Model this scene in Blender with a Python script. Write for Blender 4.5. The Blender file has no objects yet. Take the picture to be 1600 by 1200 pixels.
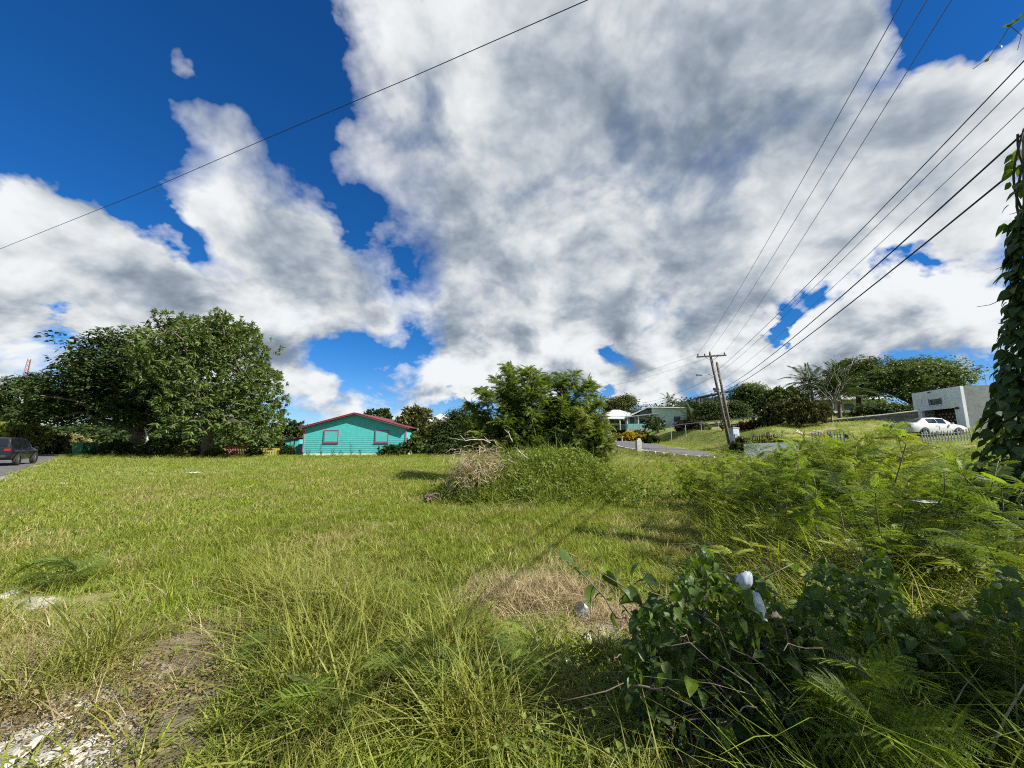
import bpy, math, random
import numpy as np
from mathutils import Vector, Matrix

R = math.radians
sc = bpy.context.scene
C = sc.collection

# ------------------------------------------------------------------ camera
PITCH = R(8.33); CAM_Z = 1.6; FPX = 601.0
cam = bpy.data.cameras.new('camera'); cam.lens = 36.0*FPX/1600; cam.sensor_width = 36
cam.clip_start = 0.02; cam.clip_end = 3000
camo = bpy.data.objects.new('camera', cam); C.objects.link(camo)
camo.location = (0, 0, CAM_Z); camo.rotation_euler = (R(90)+PITCH, 0, 0)
sc.camera = camo
CP, SP = math.cos(PITCH), math.sin(PITCH)

def ray(px, py):
    x = (px-800)/FPX; y = (600-py)/FPX
    return Vector((x, CP - y*SP, SP + y*CP))
def P(px, py, Y):
    """world point seen at a photo position, at a chosen distance in front of the viewer"""
    d = ray(px, py); t = Y/d.y
    return Vector((d.x*t, Y, CAM_Z + d.z*t))

# ------------------------------------------------------------------ sun
SUN = Vector((0.80, -0.40, 0.75)).normalized()          # towards the sun: right, a little behind the viewer
sun = bpy.data.lights.new('sun', 'SUN'); sun.energy = 5.0; sun.angle = R(0.5); sun.color = (1.0, 0.95, 0.86)
suno = bpy.data.objects.new('sun', sun); C.objects.link(suno)
suno.rotation_euler = SUN.to_track_quat('Z', 'Y').to_euler()
suno.location = (30, -20, 40)

# ------------------------------------------------------------------ world: clear sky and cumulus clouds
sc.view_settings.view_transform = 'Standard'; sc.view_settings.look = 'None'
sc.view_settings.exposure = 1.0; sc.view_settings.gamma = 1
sc.view_settings.use_curve_mapping = False
world = bpy.data.worlds.new('World'); sc.world = world; world.use_nodes = True
wt = world.node_tree; wt.nodes.clear()
class NB:
    """small helper to write node graphs as expressions"""
    def __init__(s, tree): s.t = tree
    def n(s, typ, **kw):
        nd = s.t.nodes.new(typ)
        for k, v in kw.items(): setattr(nd, k, v)
        return nd
    def put(s, sock, v):
        if v is None: return
        if isinstance(v, bpy.types.NodeSocket): s.t.links.new(v, sock)
        else: sock.default_value = v
    def m(s, op, a, b=None, c=None, clamp=False):
        nd = s.n('ShaderNodeMath', operation=op, use_clamp=clamp)
        s.put(nd.inputs[0], a); s.put(nd.inputs[1], b); s.put(nd.inputs[2], c)
        return nd.outputs[0]
    def v(s, op, a, b=None, scale=None):
        nd = s.n('ShaderNodeVectorMath', operation=op)
        s.put(nd.inputs[0], a); s.put(nd.inputs[1], b)
        if scale is not None: s.put(nd.inputs['Scale'], scale)
        return nd.outputs['Value'] if op in ('DOT_PRODUCT', 'LENGTH') else nd.outputs['Vector']
    def noise(s, vec, scale, detail=4, rough=.5, dist=0, color=False):
        nd = s.n('ShaderNodeTexNoise'); s.put(nd.inputs['Vector'], vec)
        s.put(nd.inputs['Scale'], scale); nd.inputs['Detail'].default_value = detail
        nd.inputs['Roughness'].default_value = rough; nd.inputs['Distortion'].default_value = dist
        return nd.outputs['Color'] if color else nd.outputs['Fac']
    def vor(s, vec, scale, feature='SMOOTH_F1', smooth=.4, out='Distance', rand=1):
        nd = s.n('ShaderNodeTexVoronoi', feature=feature); s.put(nd.inputs['Vector'], vec)
        s.put(nd.inputs['Scale'], scale)
        if feature == 'SMOOTH_F1': nd.inputs['Smoothness'].default_value = smooth
        nd.inputs['Randomness'].default_value = rand
        return nd.outputs[out]
    def ss(s, x, a, b, lo=0., hi=1., kind='SMOOTHSTEP'):
        nd = s.n('ShaderNodeMapRange', interpolation_type=kind)
        s.put(nd.inputs[0], x); s.put(nd.inputs[1], a); s.put(nd.inputs[2], b); s.put(nd.inputs[3], lo); s.put(nd.inputs[4], hi)
        return nd.outputs[0]
    def mix(s, f, a, b, blend='MIX'):
        nd = s.n('ShaderNodeMix', data_type='RGBA', blend_type=blend)
        s.put(nd.inputs[0], f); s.put(nd.inputs[6], rgba(a)); s.put(nd.inputs[7], rgba(b))
        return nd.outputs[2]
    def ramp(s, f, stops):
        nd = s.n('ShaderNodeValToRGB'); e = nd.color_ramp.elements
        while len(e) < len(stops): e.new(.5)
        for k, (p, c) in zip(e, stops): k.position = p; k.color = rgba(c)
        s.put(nd.inputs[0], f); return nd.outputs[0]
def rgba(c):
    if isinstance(c, bpy.types.NodeSocket): return c
    c = tuple(c); return c if len(c) == 4 else c+(1.,)

W = NB(wt)
sky = W.n('ShaderNodeTexSky', sky_type='NISHITA', sun_disc=False)
sky.sun_elevation = math.asin(SUN.z); sky.sun_rotation = math.atan2(SUN.x, SUN.y)
sky.air_density = 1.0; sky.dust_density = 0.1; sky.ozone_density = 1.6
hsv = W.n('ShaderNodeHueSaturation'); W.put(hsv.inputs['Color'], sky.outputs[0])
hsv.inputs['Saturation'].default_value = 1.22; hsv.inputs['Value'].default_value = .92
gam = W.n('ShaderNodeGamma'); W.put(gam.inputs[0], hsv.outputs[0]); gam.inputs[1].default_value = 1.0
SKY_S = 0.050
d = W.n('ShaderNodeTexCoord').outputs['Generated']
sep = W.n('ShaderNodeSeparateXYZ'); W.put(sep.inputs[0], d)
den = W.m('ADD', W.m('MAXIMUM', sep.outputs[2], 0.0), 0.75)
q = W.v('SCALE', d, scale=W.m('DIVIDE', 1.0, den))               # flattens the cloud pattern towards the horizon
w1 = W.v('SCALE', W.v('SUBTRACT', W.noise(q, 4.5, 2, .5, color=True), (.5, .5, .5)), scale=.13)
w2 = W.v('SCALE', W.v('SUBTRACT', W.noise(q, 15.0, 3, .6, color=True), (.5, .5, .5)), scale=.085)
dw = W.v('NORMALIZE', W.v('ADD', d, W.v('ADD', w1, w2)))
# cumulus masses: photo position of the centre, apparent radius, weight
BL = [(960,190,250,1.),(1110,150,210,1.),(830,350,200,.9),(1040,360,230,1.),(1210,220,150,.9),(1255,95,90,.8),(760,430,120,.7),
 (920,470,130,.7),(1060,500,110,.7),(1230,370,110,.7),(720,110,100,.55),(600,110,105,.72),(585,250,66,.7),(700,300,70,.45),(840,60,150,.8),(1000,20,170,.9),
 (1410,200,90,.75),(1480,150,60,.7),(1560,190,70,.7),(1400,300,70,.55),(1530,330,90,.75),(1590,420,60,.6),(1320,420,50,.55),
 (730,545,80,.8),(840,560,80,.8),(680,600,40,.6),(930,590,60,.6),(985,525,28,.5),(1110,520,70,.8),(1175,480,55,.7),(1050,590,60,.5),(1250,570,50,.9),(1330,525,55,1.1),
 (1405,505,60,1.1),(1500,520,80,1.2),(1160,590,50,.5),(1590,560,70,1.1),
 (300,170,48,.85),(370,200,50,.85),(385,280,66,.9),(400,370,85,.95),(470,380,75,.85),(550,455,72,1.),(440,470,95,1.),(600,480,50,.8),(325,330,50,.65),(500,500,70,.8),(380,520,70,.7),
 (55,300,65,.9),(120,350,60,.8),(40,400,90,1.),(180,420,60,.8),(270,440,48,.8),(150,490,90,.9),(300,480,60,.8),(40,560,80,.8),(240,540,80,.8),
 (480,600,55,.8),(400,570,60,.7),(545,625,40,.7),(580,572,16,.5),(640,640,40,.6),
 (294,96,26,.8),(225,90,36,.36),(95,165,22,.2),(690,655,30,-.4),(545,350,55,-.9),(625,420,42,-.8),(490,210,55,-.7),(690,470,24,-.5),(640,520,36,-.6),(1015,498,40,-1.3),(950,548,36,-1.2),(1225,515,42,-1.1),(700,645,40,-.8),(930,625,55,-.8),(1070,640,70,-.7),(1290,470,36,-.9),(1330,275,30,-.5),(1370,400,42,-.9),(1450,425,40,-.9),(1440,45,120,-1.2),(1345,190,26,-.4),(150,190,110,-.9),(100,80,200,-1.),(450,90,90,-.7),(560,540,44,-1.1),(480,560,24,-.5),(650,560,30,-.8),(225,325,50,-1.1),(300,385,34,-.9),(1160,600,24,-.5),(700,190,40,-.25)]
acc = None
for (px, py, r, wgt) in BL:
    c = ray(px, py).normalized(); e = ray(px+r*.7, py+r*.7).normalized()
    k = 1.15/(1-max(-1, c.dot(e)))
    g = W.m('MULTIPLY', W.m('EXPONENT', W.m('MULTIPLY_ADD', W.v('DOT_PRODUCT', dw, tuple(c)), k, -k)), wgt)
    acc = g if acc is None else W.m('ADD', acc, g)
# the rest of the sky carries the same scattered cumulus
view = W.ss(W.v('DOT_PRODUCT', d, tuple(ray(800, 380).normalized())), .55, .75)
wide = W.ss(W.noise(q, 1.7, 2, .5), .42, .68, 0, 1.3)
B = W.m('ADD', W.m('MULTIPLY', acc, view), W.m('MULTIPLY', wide, W.m('SUBTRACT', 1., view)))
B = W.m('MINIMUM', B, 1.5)
n1 = W.noise(q, 6.0, 9, .60, .3)
n2 = W.noise(W.v('ADD', q, tuple(Vector(SUN)*.05 + Vector((0, 0, .05)))), 6.0, 6, .55, .3)
n3 = W.noise(q, 6.0, 6, .55, .3)
big = W.noise(q, 2.6, 4, .55)
vn = W.n('ShaderNodeTexVoronoi', feature='F1', normalize=True); W.put(vn.inputs['Vector'], W.v('ADD', q, W.v('SCALE', w2, scale=.9))); vn.inputs['Scale'].default_value = 7.5
vn.inputs['Detail'].default_value = 2.; vn.inputs['Roughness'].default_value = .55; vn.inputs['Lacunarity'].default_value = 2.3
bil = vn.outputs['Distance']                                                        # cauliflower billows
nA = W.m('ADD', n1, W.m('MULTIPLY', W.m('SUBTRACT', .30, bil), .55))
high = W.ss(sep.outputs[2], .10, .42)                                              # low clouds are seen side-on: puffier, whiter
D = W.m('ADD', B, W.m('MULTIPLY', W.m('SUBTRACT', nA, .5), W.ss(high, 0., 1., 3.9, 2.6)))
soft = W.m('MULTIPLY', W.ss(big, .40, .60, .3, 1.35), W.ss(high, 0., 1., .6, 1.))                                               # some edges crisp, some wispy
alpha = W.m('POWER', W.ss(D, .18, W.m('ADD', .18, soft), 0., 1., 'LINEAR'), .8)
lit = W.m('MULTIPLY', W.m('SUBTRACT', n3, n2), W.ss(high, 0., 1., 3.2, 1.9))
lump = W.m('MULTIPLY', W.m('SUBTRACT', .30, bil), 1.3)
thick = W.ss(W.m('ADD', W.m('MULTIPLY', B, .75), W.m('MULTIPLY', W.m('SUBTRACT', n3, .5), .9)), .35, 1.35)
thick = W.m('MULTIPLY', thick, W.ss(high, 0., 1., .45, 1.))
bright = W.m('ADD', W.m('ADD', W.m('SUBTRACT', .70, W.m('MULTIPLY', thick, .34)), lit), W.m('ADD', lump, W.m('MULTIPLY', W.m('SUBTRACT', .5, big), .75)))
bright = W.ss(bright, -.2, 1.12, .145, .465)
ccol = W.mix(W.ss(bright, .15, .42), (.76, .91, 1.10), (.97, 1.0, 1.02))
cv = W.v('SCALE', ccol, scale=bright)
skyc = W.v('SCALE', W.v('MULTIPLY', gam.outputs[0], W.mix(W.ss(sep.outputs[2], 0., .3), (.60, .88, 1.42), (.22, .78, 1.30))), scale=SKY_S)
up = W.ss(sep.outputs[2], -.02, .01)
final = W.mix(W.m('MULTIPLY', alpha, up), skyc, cv)
bg = W.n('ShaderNodeBackground'); W.put(bg.inputs[0], final); bg.inputs[1].default_value = 1.0
wo = W.n('ShaderNodeOutputWorld'); W.put(wo.inputs[0], bg.outputs[0])
world.cycles.sampling_method = 'NONE'                          # broad even sky: no light map needed

cy = sc.cycles
sc.render.engine = 'CYCLES'
cy.max_bounces = 4; cy.diffuse_bounces = 2; cy.glossy_bounces = 1; cy.transmission_bounces = 2; cy.transparent_max_bounces = 4
cy.caustics_reflective = False; cy.caustics_refractive = False
cy.filter_width = 1.1
cy.use_adaptive_sampling = True; cy.adaptive_threshold = 0.016
cy.use_denoising = False
# ------------------------------------------------------------------ helpers
rng = np.random.default_rng(7)
def sstep(x, a, b):
    t = np.clip((x-a)/(b-a), 0, 1); return t*t*(3-2*t)
class MB:
    """collects polygons; build() links them as one mesh object"""
    def __init__(s): s.v = []; s.f = []; s.m = []
    def add(s, verts, faces, mi=0):
        o = len(s.v); s.v += [tuple(map(float, p)) for p in verts]
        s.f += [tuple(int(i)+o for i in f) for f in faces]; s.m += [mi]*len(faces)
        return s
    def box(s, c, size, rz=0., bev=0., mi=0, rot=None):
        hx, hy, hz = [a/2 for a in size]
        M = rot if rot is not None else Matrix.Rotation(rz, 3, 'Z')
        c = Vector(c)
        if bev <= 0:
            vs = [Vector((x, y, z)) for z in (-hz, hz) for y in (-hy, hy) for x in (-hx, hx)]
            fs = [(0,2,3,1),(4,5,7,6),(0,1,5,4),(2,6,7,3),(0,4,6,2),(1,3,7,5)]
        else:
            b = min(bev, hx*.9, hy*.9, hz*.9); vs = []; 
            ring = [(-hx+b,-hy),(hx-b,-hy),(hx,-hy+b),(hx,hy-b),(hx-b,hy),(-hx+b,hy),(-hx,hy-b),(-hx,-hy+b)]
            inn = [(-hx+b,-hy+b),(hx-b,-hy+b),(hx-b,-hy+b),(hx-b,hy-b),(hx-b,hy-b),(-hx+b,hy-b),(-hx+b,hy-b),(-hx+b,-hy+b)]
            for pts, z in ((inn,-hz),(ring,-hz+b),(ring,hz-b),(inn,hz)): vs += [Vector((x,y,z)) for x,y in pts]
            fs = [tuple(range(7,-1,-1)), tuple(range(24,32))]
            for l in range(3):
                for i in range(8):
                    j = (i+1) % 8; fs.append((l*8+i, l*8+j, (l+1)*8+j, (l+1)*8+i))
        return s.add([M @ v + c for v in vs], fs, mi)
    def tube(s, pts, rad, n=6, cap=True, mi=0):
        pts = [Vector(p) for p in pts]; k = len(pts)
        if not hasattr(rad, '__len__'): rad = [rad]*k
        vs = []; fs = []; ref = None
        for i, p in enumerate(pts):
            t = (pts[min(i+1, k-1)]-pts[max(i-1, 0)])
            t = t.normalized() if t.length > 1e-9 else Vector((0, 0, 1))
            if ref is None: ref = Vector((1, 0, 0)) if abs(t.x) < .8 else Vector((0, 1, 0))
            a = (ref - t*ref.dot(t)); a = a.normalized() if a.length > 1e-6 else t.orthogonal().normalized()
            ref = a; b = t.cross(a)
            for q in range(n):
                an = 2*math.pi*q/n; vs.append(p + (a*math.cos(an)+b*math.sin(an))*rad[i])
        for i in range(k-1):
            for q in range(n):
                r = (q+1) % n; fs.append((i*n+q, i*n+r, (i+1)*n+r, (i+1)*n+q))
        if cap: fs.append(tuple(range(n-1, -1, -1))); fs.append(tuple((k-1)*n+q for q in range(n)))
        return s.add(vs, fs, mi)
    def prism(s, poly, d0, d1, axis='Y', mi=0):
        """polygon of (a, b) pairs extruded along an axis"""
        mk = {'Y': lambda a, b, d: (a, d, b), 'X': lambda a, b, d: (d, a, b), 'Z': lambda a, b, d: (a, b, d)}[axis]
        n = len(poly); vs = [mk(a, b, d0) for a, b in poly]+[mk(a, b, d1) for a, b in poly]
        fs = [tuple(range(n)), tuple(range(2*n-1, n-1, -1))]
        for i in range(n): j = (i+1) % n; fs.append((i, i+n, j+n, j))
        return s.add(vs, fs, mi)
    def mesh(s, name, mats, smooth=False):
        me = bpy.data.meshes.new(name); me.from_pydata(s.v, [], s.f)
        for m in (mats if isinstance(mats, (list, tuple)) else [mats]): me.materials.append(m)
        if any(s.m): me.polygons.foreach_set('material_index', s.m)
        if smooth: me.polygons.foreach_set('use_smooth', [True]*len(s.f))
        me.update(); return me
    def build(s, name, mats, parent=None, smooth=False):
        return link(name, s.mesh(name, mats, smooth), parent)
def link(name, me, parent=None, loc=None, rot=None, scale=None):
    o = bpy.data.objects.new(name, me); C.objects.link(o)
    if parent is not None: o.parent = parent
    if loc is not None: o.location = loc
    if rot is not None: o.rotation_euler = rot
    if scale is not None: o.scale = (scale,)*3 if not hasattr(scale, '__len__') else scale
    return o
def quads_mesh(name, V, F, mat, tint=None, smooth=False):
    """fast mesh from numpy arrays; F is (m,4) or (m,3)"""
    me = bpy.data.meshes.new(name); V = np.asarray(V, np.float32); F = np.asarray(F, np.int32); k = F.shape[1]
    me.vertices.add(len(V)); me.vertices.foreach_set('co', V.ravel())
    me.loops.add(F.size); me.loops.foreach_set('vertex_index', F.ravel())
    me.polygons.add(len(F)); me.polygons.foreach_set('loop_start', np.arange(0, F.size, k, dtype=np.int32))
    if smooth: me.polygons.foreach_set('use_smooth', np.ones(len(F), bool))
    for m in (mat if isinstance(mat, (list, tuple)) else [mat]): me.materials.append(m)
    if tint is not None:
        at = me.attributes.new('tint', 'FLOAT', 'POINT'); at.data.foreach_set('value', np.asarray(tint, np.float32))
    me.update(calc_edges=True); me.validate(); return me
def thing(name, label, cat, loc=(0, 0, 0), rz=0., group=None):
    o = bpy.data.objects.new(name, None); C.objects.link(o); o.empty_display_size = .2
    o.location = loc; o.rotation_euler = (0, 0, rz); return tag(o, label, cat, group)
def tag(o, label=None, cat=None, group=None, kind=None):
    if label: o['label'] = label
    if cat: o['category'] = cat; o['kind'] = 'thing'
    if group: o['group'] = group
    if kind: o['kind'] = kind
    return o

# ------------------------------------------------------------------ materials
MATS = {}
def mat_new(name):
    m = bpy.data.materials.new(name); m.use_nodes = True; t = m.node_tree; t.nodes.clear()
    b = NB(t); out = b.n('ShaderNodeOutputMaterial'); return m, b, out
def solid(name, col, rough=.7, var=.15, scale=3., bump=.0, bscale=40., metal=0., spec=.4, dirt=None, dirt_amt=.5, streak=False):
    """painted or raw surface with mottling, dirt and fine relief"""
    if name in MATS: return MATS[name]
    m, b, out = mat_new(name); pr = b.n('ShaderNodeBsdfPrincipled')
    tc = b.n('ShaderNodeTexCoord').outputs['Object']
    n = b.noise(tc, scale, 5, .6)
    lo = tuple(max(0, c*(1-var)) for c in col); hi = tuple(min(1, c*(1+var)) for c in col)
    c = b.mix(b.ss(n, .3, .7), lo, hi)
    if dirt:
        v = b.v('MULTIPLY', tc, (1., 1., .25)) if streak else tc
        c = b.mix(b.ss(b.noise(v, scale*1.7, 6, .65), .48, .75, 0, dirt_amt), c, dirt)
    b.put(pr.inputs['Base Color'], c); pr.inputs['Roughness'].default_value = rough
    pr.inputs['Metallic'].default_value = metal; pr.inputs['Specular IOR Level'].default_value = spec
    if bump > 0:
        bp = b.n('ShaderNodeBump'); bp.inputs['Strength'].default_value = bump; bp.inputs['Distance'].default_value = .02
        b.put(bp.inputs['Height'], b.noise(tc, bscale, 4, .6)); b.put(pr.inputs['Normal'], bp.outputs[0])
    b.put(out.inputs[0], pr.outputs[0]); MATS[name] = m; return m
def leafmat(name, dark, light, trans=.35, tcol=None, rough=.5, patch=None, patch_scale=.5, patch_rng=(.5, .65), spec=.22, rnd=True, blotch=None):
    """leaf: diffuse and gloss in front, light coming through from behind; colour varies leaf by leaf"""
    if name in MATS: return MATS[name]
    m, b, out = mat_new(name)
    at = b.n('ShaderNodeAttribute', attribute_name='tint').outputs['Fac']
    f = at
    if rnd: f = b.m('FRACT', b.m('ADD', at, b.n('ShaderNodeObjectInfo').outputs['Random']))
    c = b.mix(f, dark, light)
    if patch:
        pos = b.n('ShaderNodeNewGeometry').outputs['Position']
        pf = b.ss(b.m('ADD', b.noise(pos, patch_scale, 4, .6), b.m('MULTIPLY', b.m('SUBTRACT', f, .5), .22)), patch_rng[0], patch_rng[1])
        c = b.mix(pf, c, patch)
    if blotch:                                              # blotches, vein ripple and insect damage on close leaves
        tc = b.n('ShaderNodeTexCoord').outputs['Object']; c = b.mix(b.ss(b.noise(tc, 45, 4, .65), .42, .75, 0, .75), c, blotch)
    pr = b.n('ShaderNodeBsdfPrincipled'); b.put(pr.inputs['Base Color'], c)
    pr.inputs['Roughness'].default_value = rough; pr.inputs['Specular IOR Level'].default_value = spec
    if blotch:
        bp = b.n('ShaderNodeBump'); bp.inputs['Strength'].default_value = .6; bp.inputs['Distance'].default_value = .004; b.put(bp.inputs['Height'], b.noise(tc, 70, 3)); b.put(pr.inputs['Normal'], bp.outputs[0])
    tr = b.n('ShaderNodeBsdfTranslucent')
    tcol = tcol or (1.5, 1.35, .55)
    b.put(tr.inputs[0], b.v('MULTIPLY', c, tcol))
    mx = b.n('ShaderNodeMixShader'); mx.inputs[0].default_value = trans
    b.put(mx.inputs[1], pr.outputs[0]); b.put(mx.inputs[2], tr.outputs[0]); b.put(out.inputs[0], mx.outputs[0])
    MATS[name] = m; return m
def glassmat(name, col=(.02, .025, .03), rough=.06):
    if name in MATS: return MATS[name]
    m, b, out = mat_new(name); pr = b.n('ShaderNodeBsdfPrincipled')
    pr.inputs['Base Color'].default_value = rgba(col); pr.inputs['Roughness'].default_value = rough
    pr.inputs['Specular IOR Level'].default_value = .6
    b.put(out.inputs[0], pr.outputs[0]); MATS[name] = m; return m
BARK = solid('bark', (.13, .105, .08), .9, .35, 6, .6, 30)
BARK_PALE = solid('bark_pale', (.36, .33, .28), .9, .3, 6, .5, 30)
BARK_DARK = solid('bark_dark', (.06, .05, .04), .9, .3, 6, .5, 30)
STEM_GREEN = solid('stem_green', (.14, .15, .05), .7, .3, 12)
CONCRETE = solid('concrete', (.40, .39, .36), .9, .2, 2.5, .4, 60, dirt=(.12, .115, .10), dirt_amt=.6)
LIME = solid('limestone', (.44, .42, .37), .95, .2, 5, .9, 25, dirt=(.25, .22, .17), dirt_amt=.55)

# ------------------------------------------------------------------ terrain
ROADC = np.array([(60,2,1.2),(40,8,.95),(28,13.8,.75),(20,19.8,.58),(15.3,27,.42),(13.8,36,.72),(15.2,50,1.15),(19.6,80,1.95),(25,115,3.0)], float)
def spline(pts, n):
    p = np.vstack([2*pts[0]-pts[1], pts, 2*pts[-1]-pts[-2]]); out = []
    for i in range(1, len(p)-2):
        t = np.linspace(0, 1, n, endpoint=False)[:, None]
        a, b_, c, d_ = p[i-1], p[i], p[i+1], p[i+2]
        out.append(.5*((2*b_)+(-a+c)*t+(2*a-5*b_+4*c-d_)*t**2+(-a+3*b_-3*c+d_)*t**3))
    out.append(p[-2][None]); return np.vstack(out)
ROAD = spline(ROADC, 12); ROAD_HW = 2.7
LE0 = np.array([-19., 14.]); LED = np.array([-.72, .694])          # edge of the left-hand road, and its direction
LEN_ = np.array([-.694, -.72])                                      # away from the field
_ph = np.random.default_rng(3).uniform(0, 6.28, (24, 2)); _dr = np.random.default_rng(4).normal(0, 1, (24, 2))
def lumps(x, y):
    z = 0
    for i in range(24):
        f = .35*1.16**i; d_ = _dr[i]/np.linalg.norm(_dr[i])
        z = z + np.sin((x*d_[0]+y*d_[1])*f+_ph[i, 0])*np.cos((x*d_[1]-y*d_[0])*f*.7+_ph[i, 1])*.030/(1+.22*i)
    return z
def road_near(x, y):
    sh = np.shape(x); x = np.ravel(x).astype(float); y = np.ravel(y).astype(float)
    best = np.full(x.shape, 1e9); z = np.zeros(x.shape); side = np.zeros(x.shape)
    for i in range(len(ROAD)-1):
        a, b_ = ROAD[i], ROAD[i+1]; ab = b_[:2]-a[:2]; L2 = ab@ab
        t = np.clip(((x-a[0])*ab[0]+(y-a[1])*ab[1])/L2, 0, 1)
        dx = x-(a[0]+ab[0]*t); dy = y-(a[1]+ab[1]*t); dd = np.hypot(dx, dy)
        u = dd < best; best = np.where(u, dd, best); z = np.where(u, a[2]+(b_[2]-a[2])*t, z)
        side = np.where(u, np.sign(ab[0]*dy-ab[1]*dx), side)
    return best.reshape(sh), z.reshape(sh), side.reshape(sh)
def H(x, y, dip=False):
    x = np.asarray(x, float); y = np.asarray(y, float)
    yy = np.minimum(y, 130+.0*y); xx = np.minimum(x, 95)
    pl = .6 + .078*(xx-14) + .051*(yy-33)
    z = np.log1p(np.exp(np.clip(pl*2.2, -30, 30)))/2.2
    dist, rz, side = road_near(x, y)
    # grass bank on the uphill side of the right-hand road
    right = np.where(side < 0, 1., 0.)
    bank = right*sstep(dist, 3.0, 8.5)*.9*sstep(y, 24, 36)*(1-sstep(x, 22, 27))
    w = 1-sstep(dist, 3.0, 9.0)
    z = (z+bank)*(1-w) + (rz)*w
    near_f = 1-sstep(dist, 2.4, 4.5)
    z = z + lumps(x, y)*(1-near_f)*(1-.6*sstep(np.hypot(x, y), 20, 60))
    xy = x/np.maximum(y, 1.)
    z = z + 1.15*sstep(y, 31, 37)*sstep(xy, .58, .72)*(1-sstep(xy, .97, 1.03))
    # left-hand road lies flat, with a scrubby bank beyond it
    s = (x-LE0[0])*LEN_[0]+(y-LE0[1])*LEN_[1]
    fl = sstep(s, -3.0, -.3)
    z = z*(1-fl) + 0.0*fl
    z = z + sstep(s, 6.3, 20)*5.0*sstep(y, 18, 34)*np.where(x < 0, 1, 0)*(1-sstep(x, -25, -10))
    if dip:
        z = z - .12*(1-sstep(dist, ROAD_HW-.35, ROAD_HW-.02))
        z = z - .12*sstep(s, .02, .4)*(1-sstep(s, 5.2, 5.6))*np.where(x < 8, 1, 0)
    # trodden overgrown rise under the brush heap
    z = z + (.72+.16*np.sin(x*2.3+1.)*np.cos(y*1.9))*np.exp(-(((x-.75)/2.1)**2+((y-11.6)/1.5)**2)**1.3)
    return z
def hz(x, y): return float(H(x, y))
def on(px, py, Y):
    """ground point under a photo position at a chosen distance"""
    p = P(px, py, Y); return Vector((p.x, p.y, hz(p.x, p.y)))
def hit(px, py):
    """where the line of sight through a photo position meets the ground"""
    d_ = ray(px, py); t = .5
    for _ in range(4000):
        x, y, z = d_.x*t, d_.y*t, CAM_Z+d_.z*t
        if z <= hz(x, y): break
        t *= 1.01
    return Vector((x, y, hz(x, y)))
# ------------------------------------------------------------------ ground sheet, roads
rr = [0.0]; 
while rr[-1] < 900: rr.append(rr[-1]+max(.11, rr[-1]*.021))
rr = np.array(rr[1:]); NS = 420
th = np.linspace(0, 2*np.pi, NS, endpoint=False)
gx = rr[:, None]*np.sin(th); gy = rr[:, None]*np.cos(th)
gz = H(gx, gy, True)
V = np.stack([gx, gy, gz], -1).reshape(-1, 3); V = np.vstack([V, [[0, 0, hz(0, 0)]]])
nr = len(rr); i0 = np.arange(nr-1)[:, None]*NS+np.arange(NS)[None]; i1 = np.arange(nr-1)[:, None]*NS+(np.arange(NS)[None]+1) % NS
F = np.stack([i0, i1, i1+NS, i0+NS], -1).reshape(-1, 4)[:, ::-1]
capq = np.array([[nr*NS, k, (k+1) % NS, nr*NS] for k in range(NS)])
gm, b, out = mat_new('ground')
pos = b.n('ShaderNodeNewGeometry').outputs['Position']
flat = b.v('MULTIPLY', pos, (1., 1., .3))
n_fine = b.noise(flat, 9., 6, .65); n_mid = b.noise(flat, 1.1, 5, .6); n_big = b.noise(flat, .17, 4, .55)
green = b.mix(n_fine, (.09, .125, .022), (.185, .235, .045))
straw = b.mix(n_fine, (.20, .17, .075), (.33, .28, .14))
soil = b.mix(n_fine, (.11, .085, .055), (.24, .20, .14))
lime = b.mix(b.ss(n_fine, .35, .65), (.32, .295, .255), (.54, .51, .45))
dry = b.ss(b.m('ADD', b.m('MULTIPLY', n_mid, .55), b.m('MULTIPLY', n_big, .6)), .57, .72)
col = b.mix(dry, green, straw)
def patch(cx, cy, rx, ry, ns=1.4, amt=.9):
    dx = b.v('MULTIPLY', b.v('SUBTRACT', flat, (cx, cy, 0)), (1/rx, 1/ry, 0))
    return b.ss(b.m('ADD', b.v('LENGTH', dx), b.m('MULTIPLY', b.m('SUBTRACT', b.noise(flat, ns, 5, .65), .5), amt*2)), 1.15, .75)
for (cx, cy, rx, ry) in ((.25, 4.15, .6, .5), (.9, 3.6, .7, .4), (-2.5, 7.7, .7, .35)):
    col = b.mix(patch(cx, cy, rx, ry, 2.2), col, b.mix(b.noise(flat, 3.5, 4), soil, straw))
pl = patch(-2.95, 2.35, 1.4, 1.45, 1.7); col = b.mix(pl, col, soil)
for (cx, cy, rx, ry) in ((-2.5, 2.2, .55, .36), (-2.75, 2.8, .5, .28), (-4.9, 4.2, .3, .18), (1.25, 3.5, .5, .25), (-2.1, 1.8, .5, .3)):
    col = b.mix(patch(cx, cy, rx, ry, 4.5, .7), col, lime)
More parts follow.
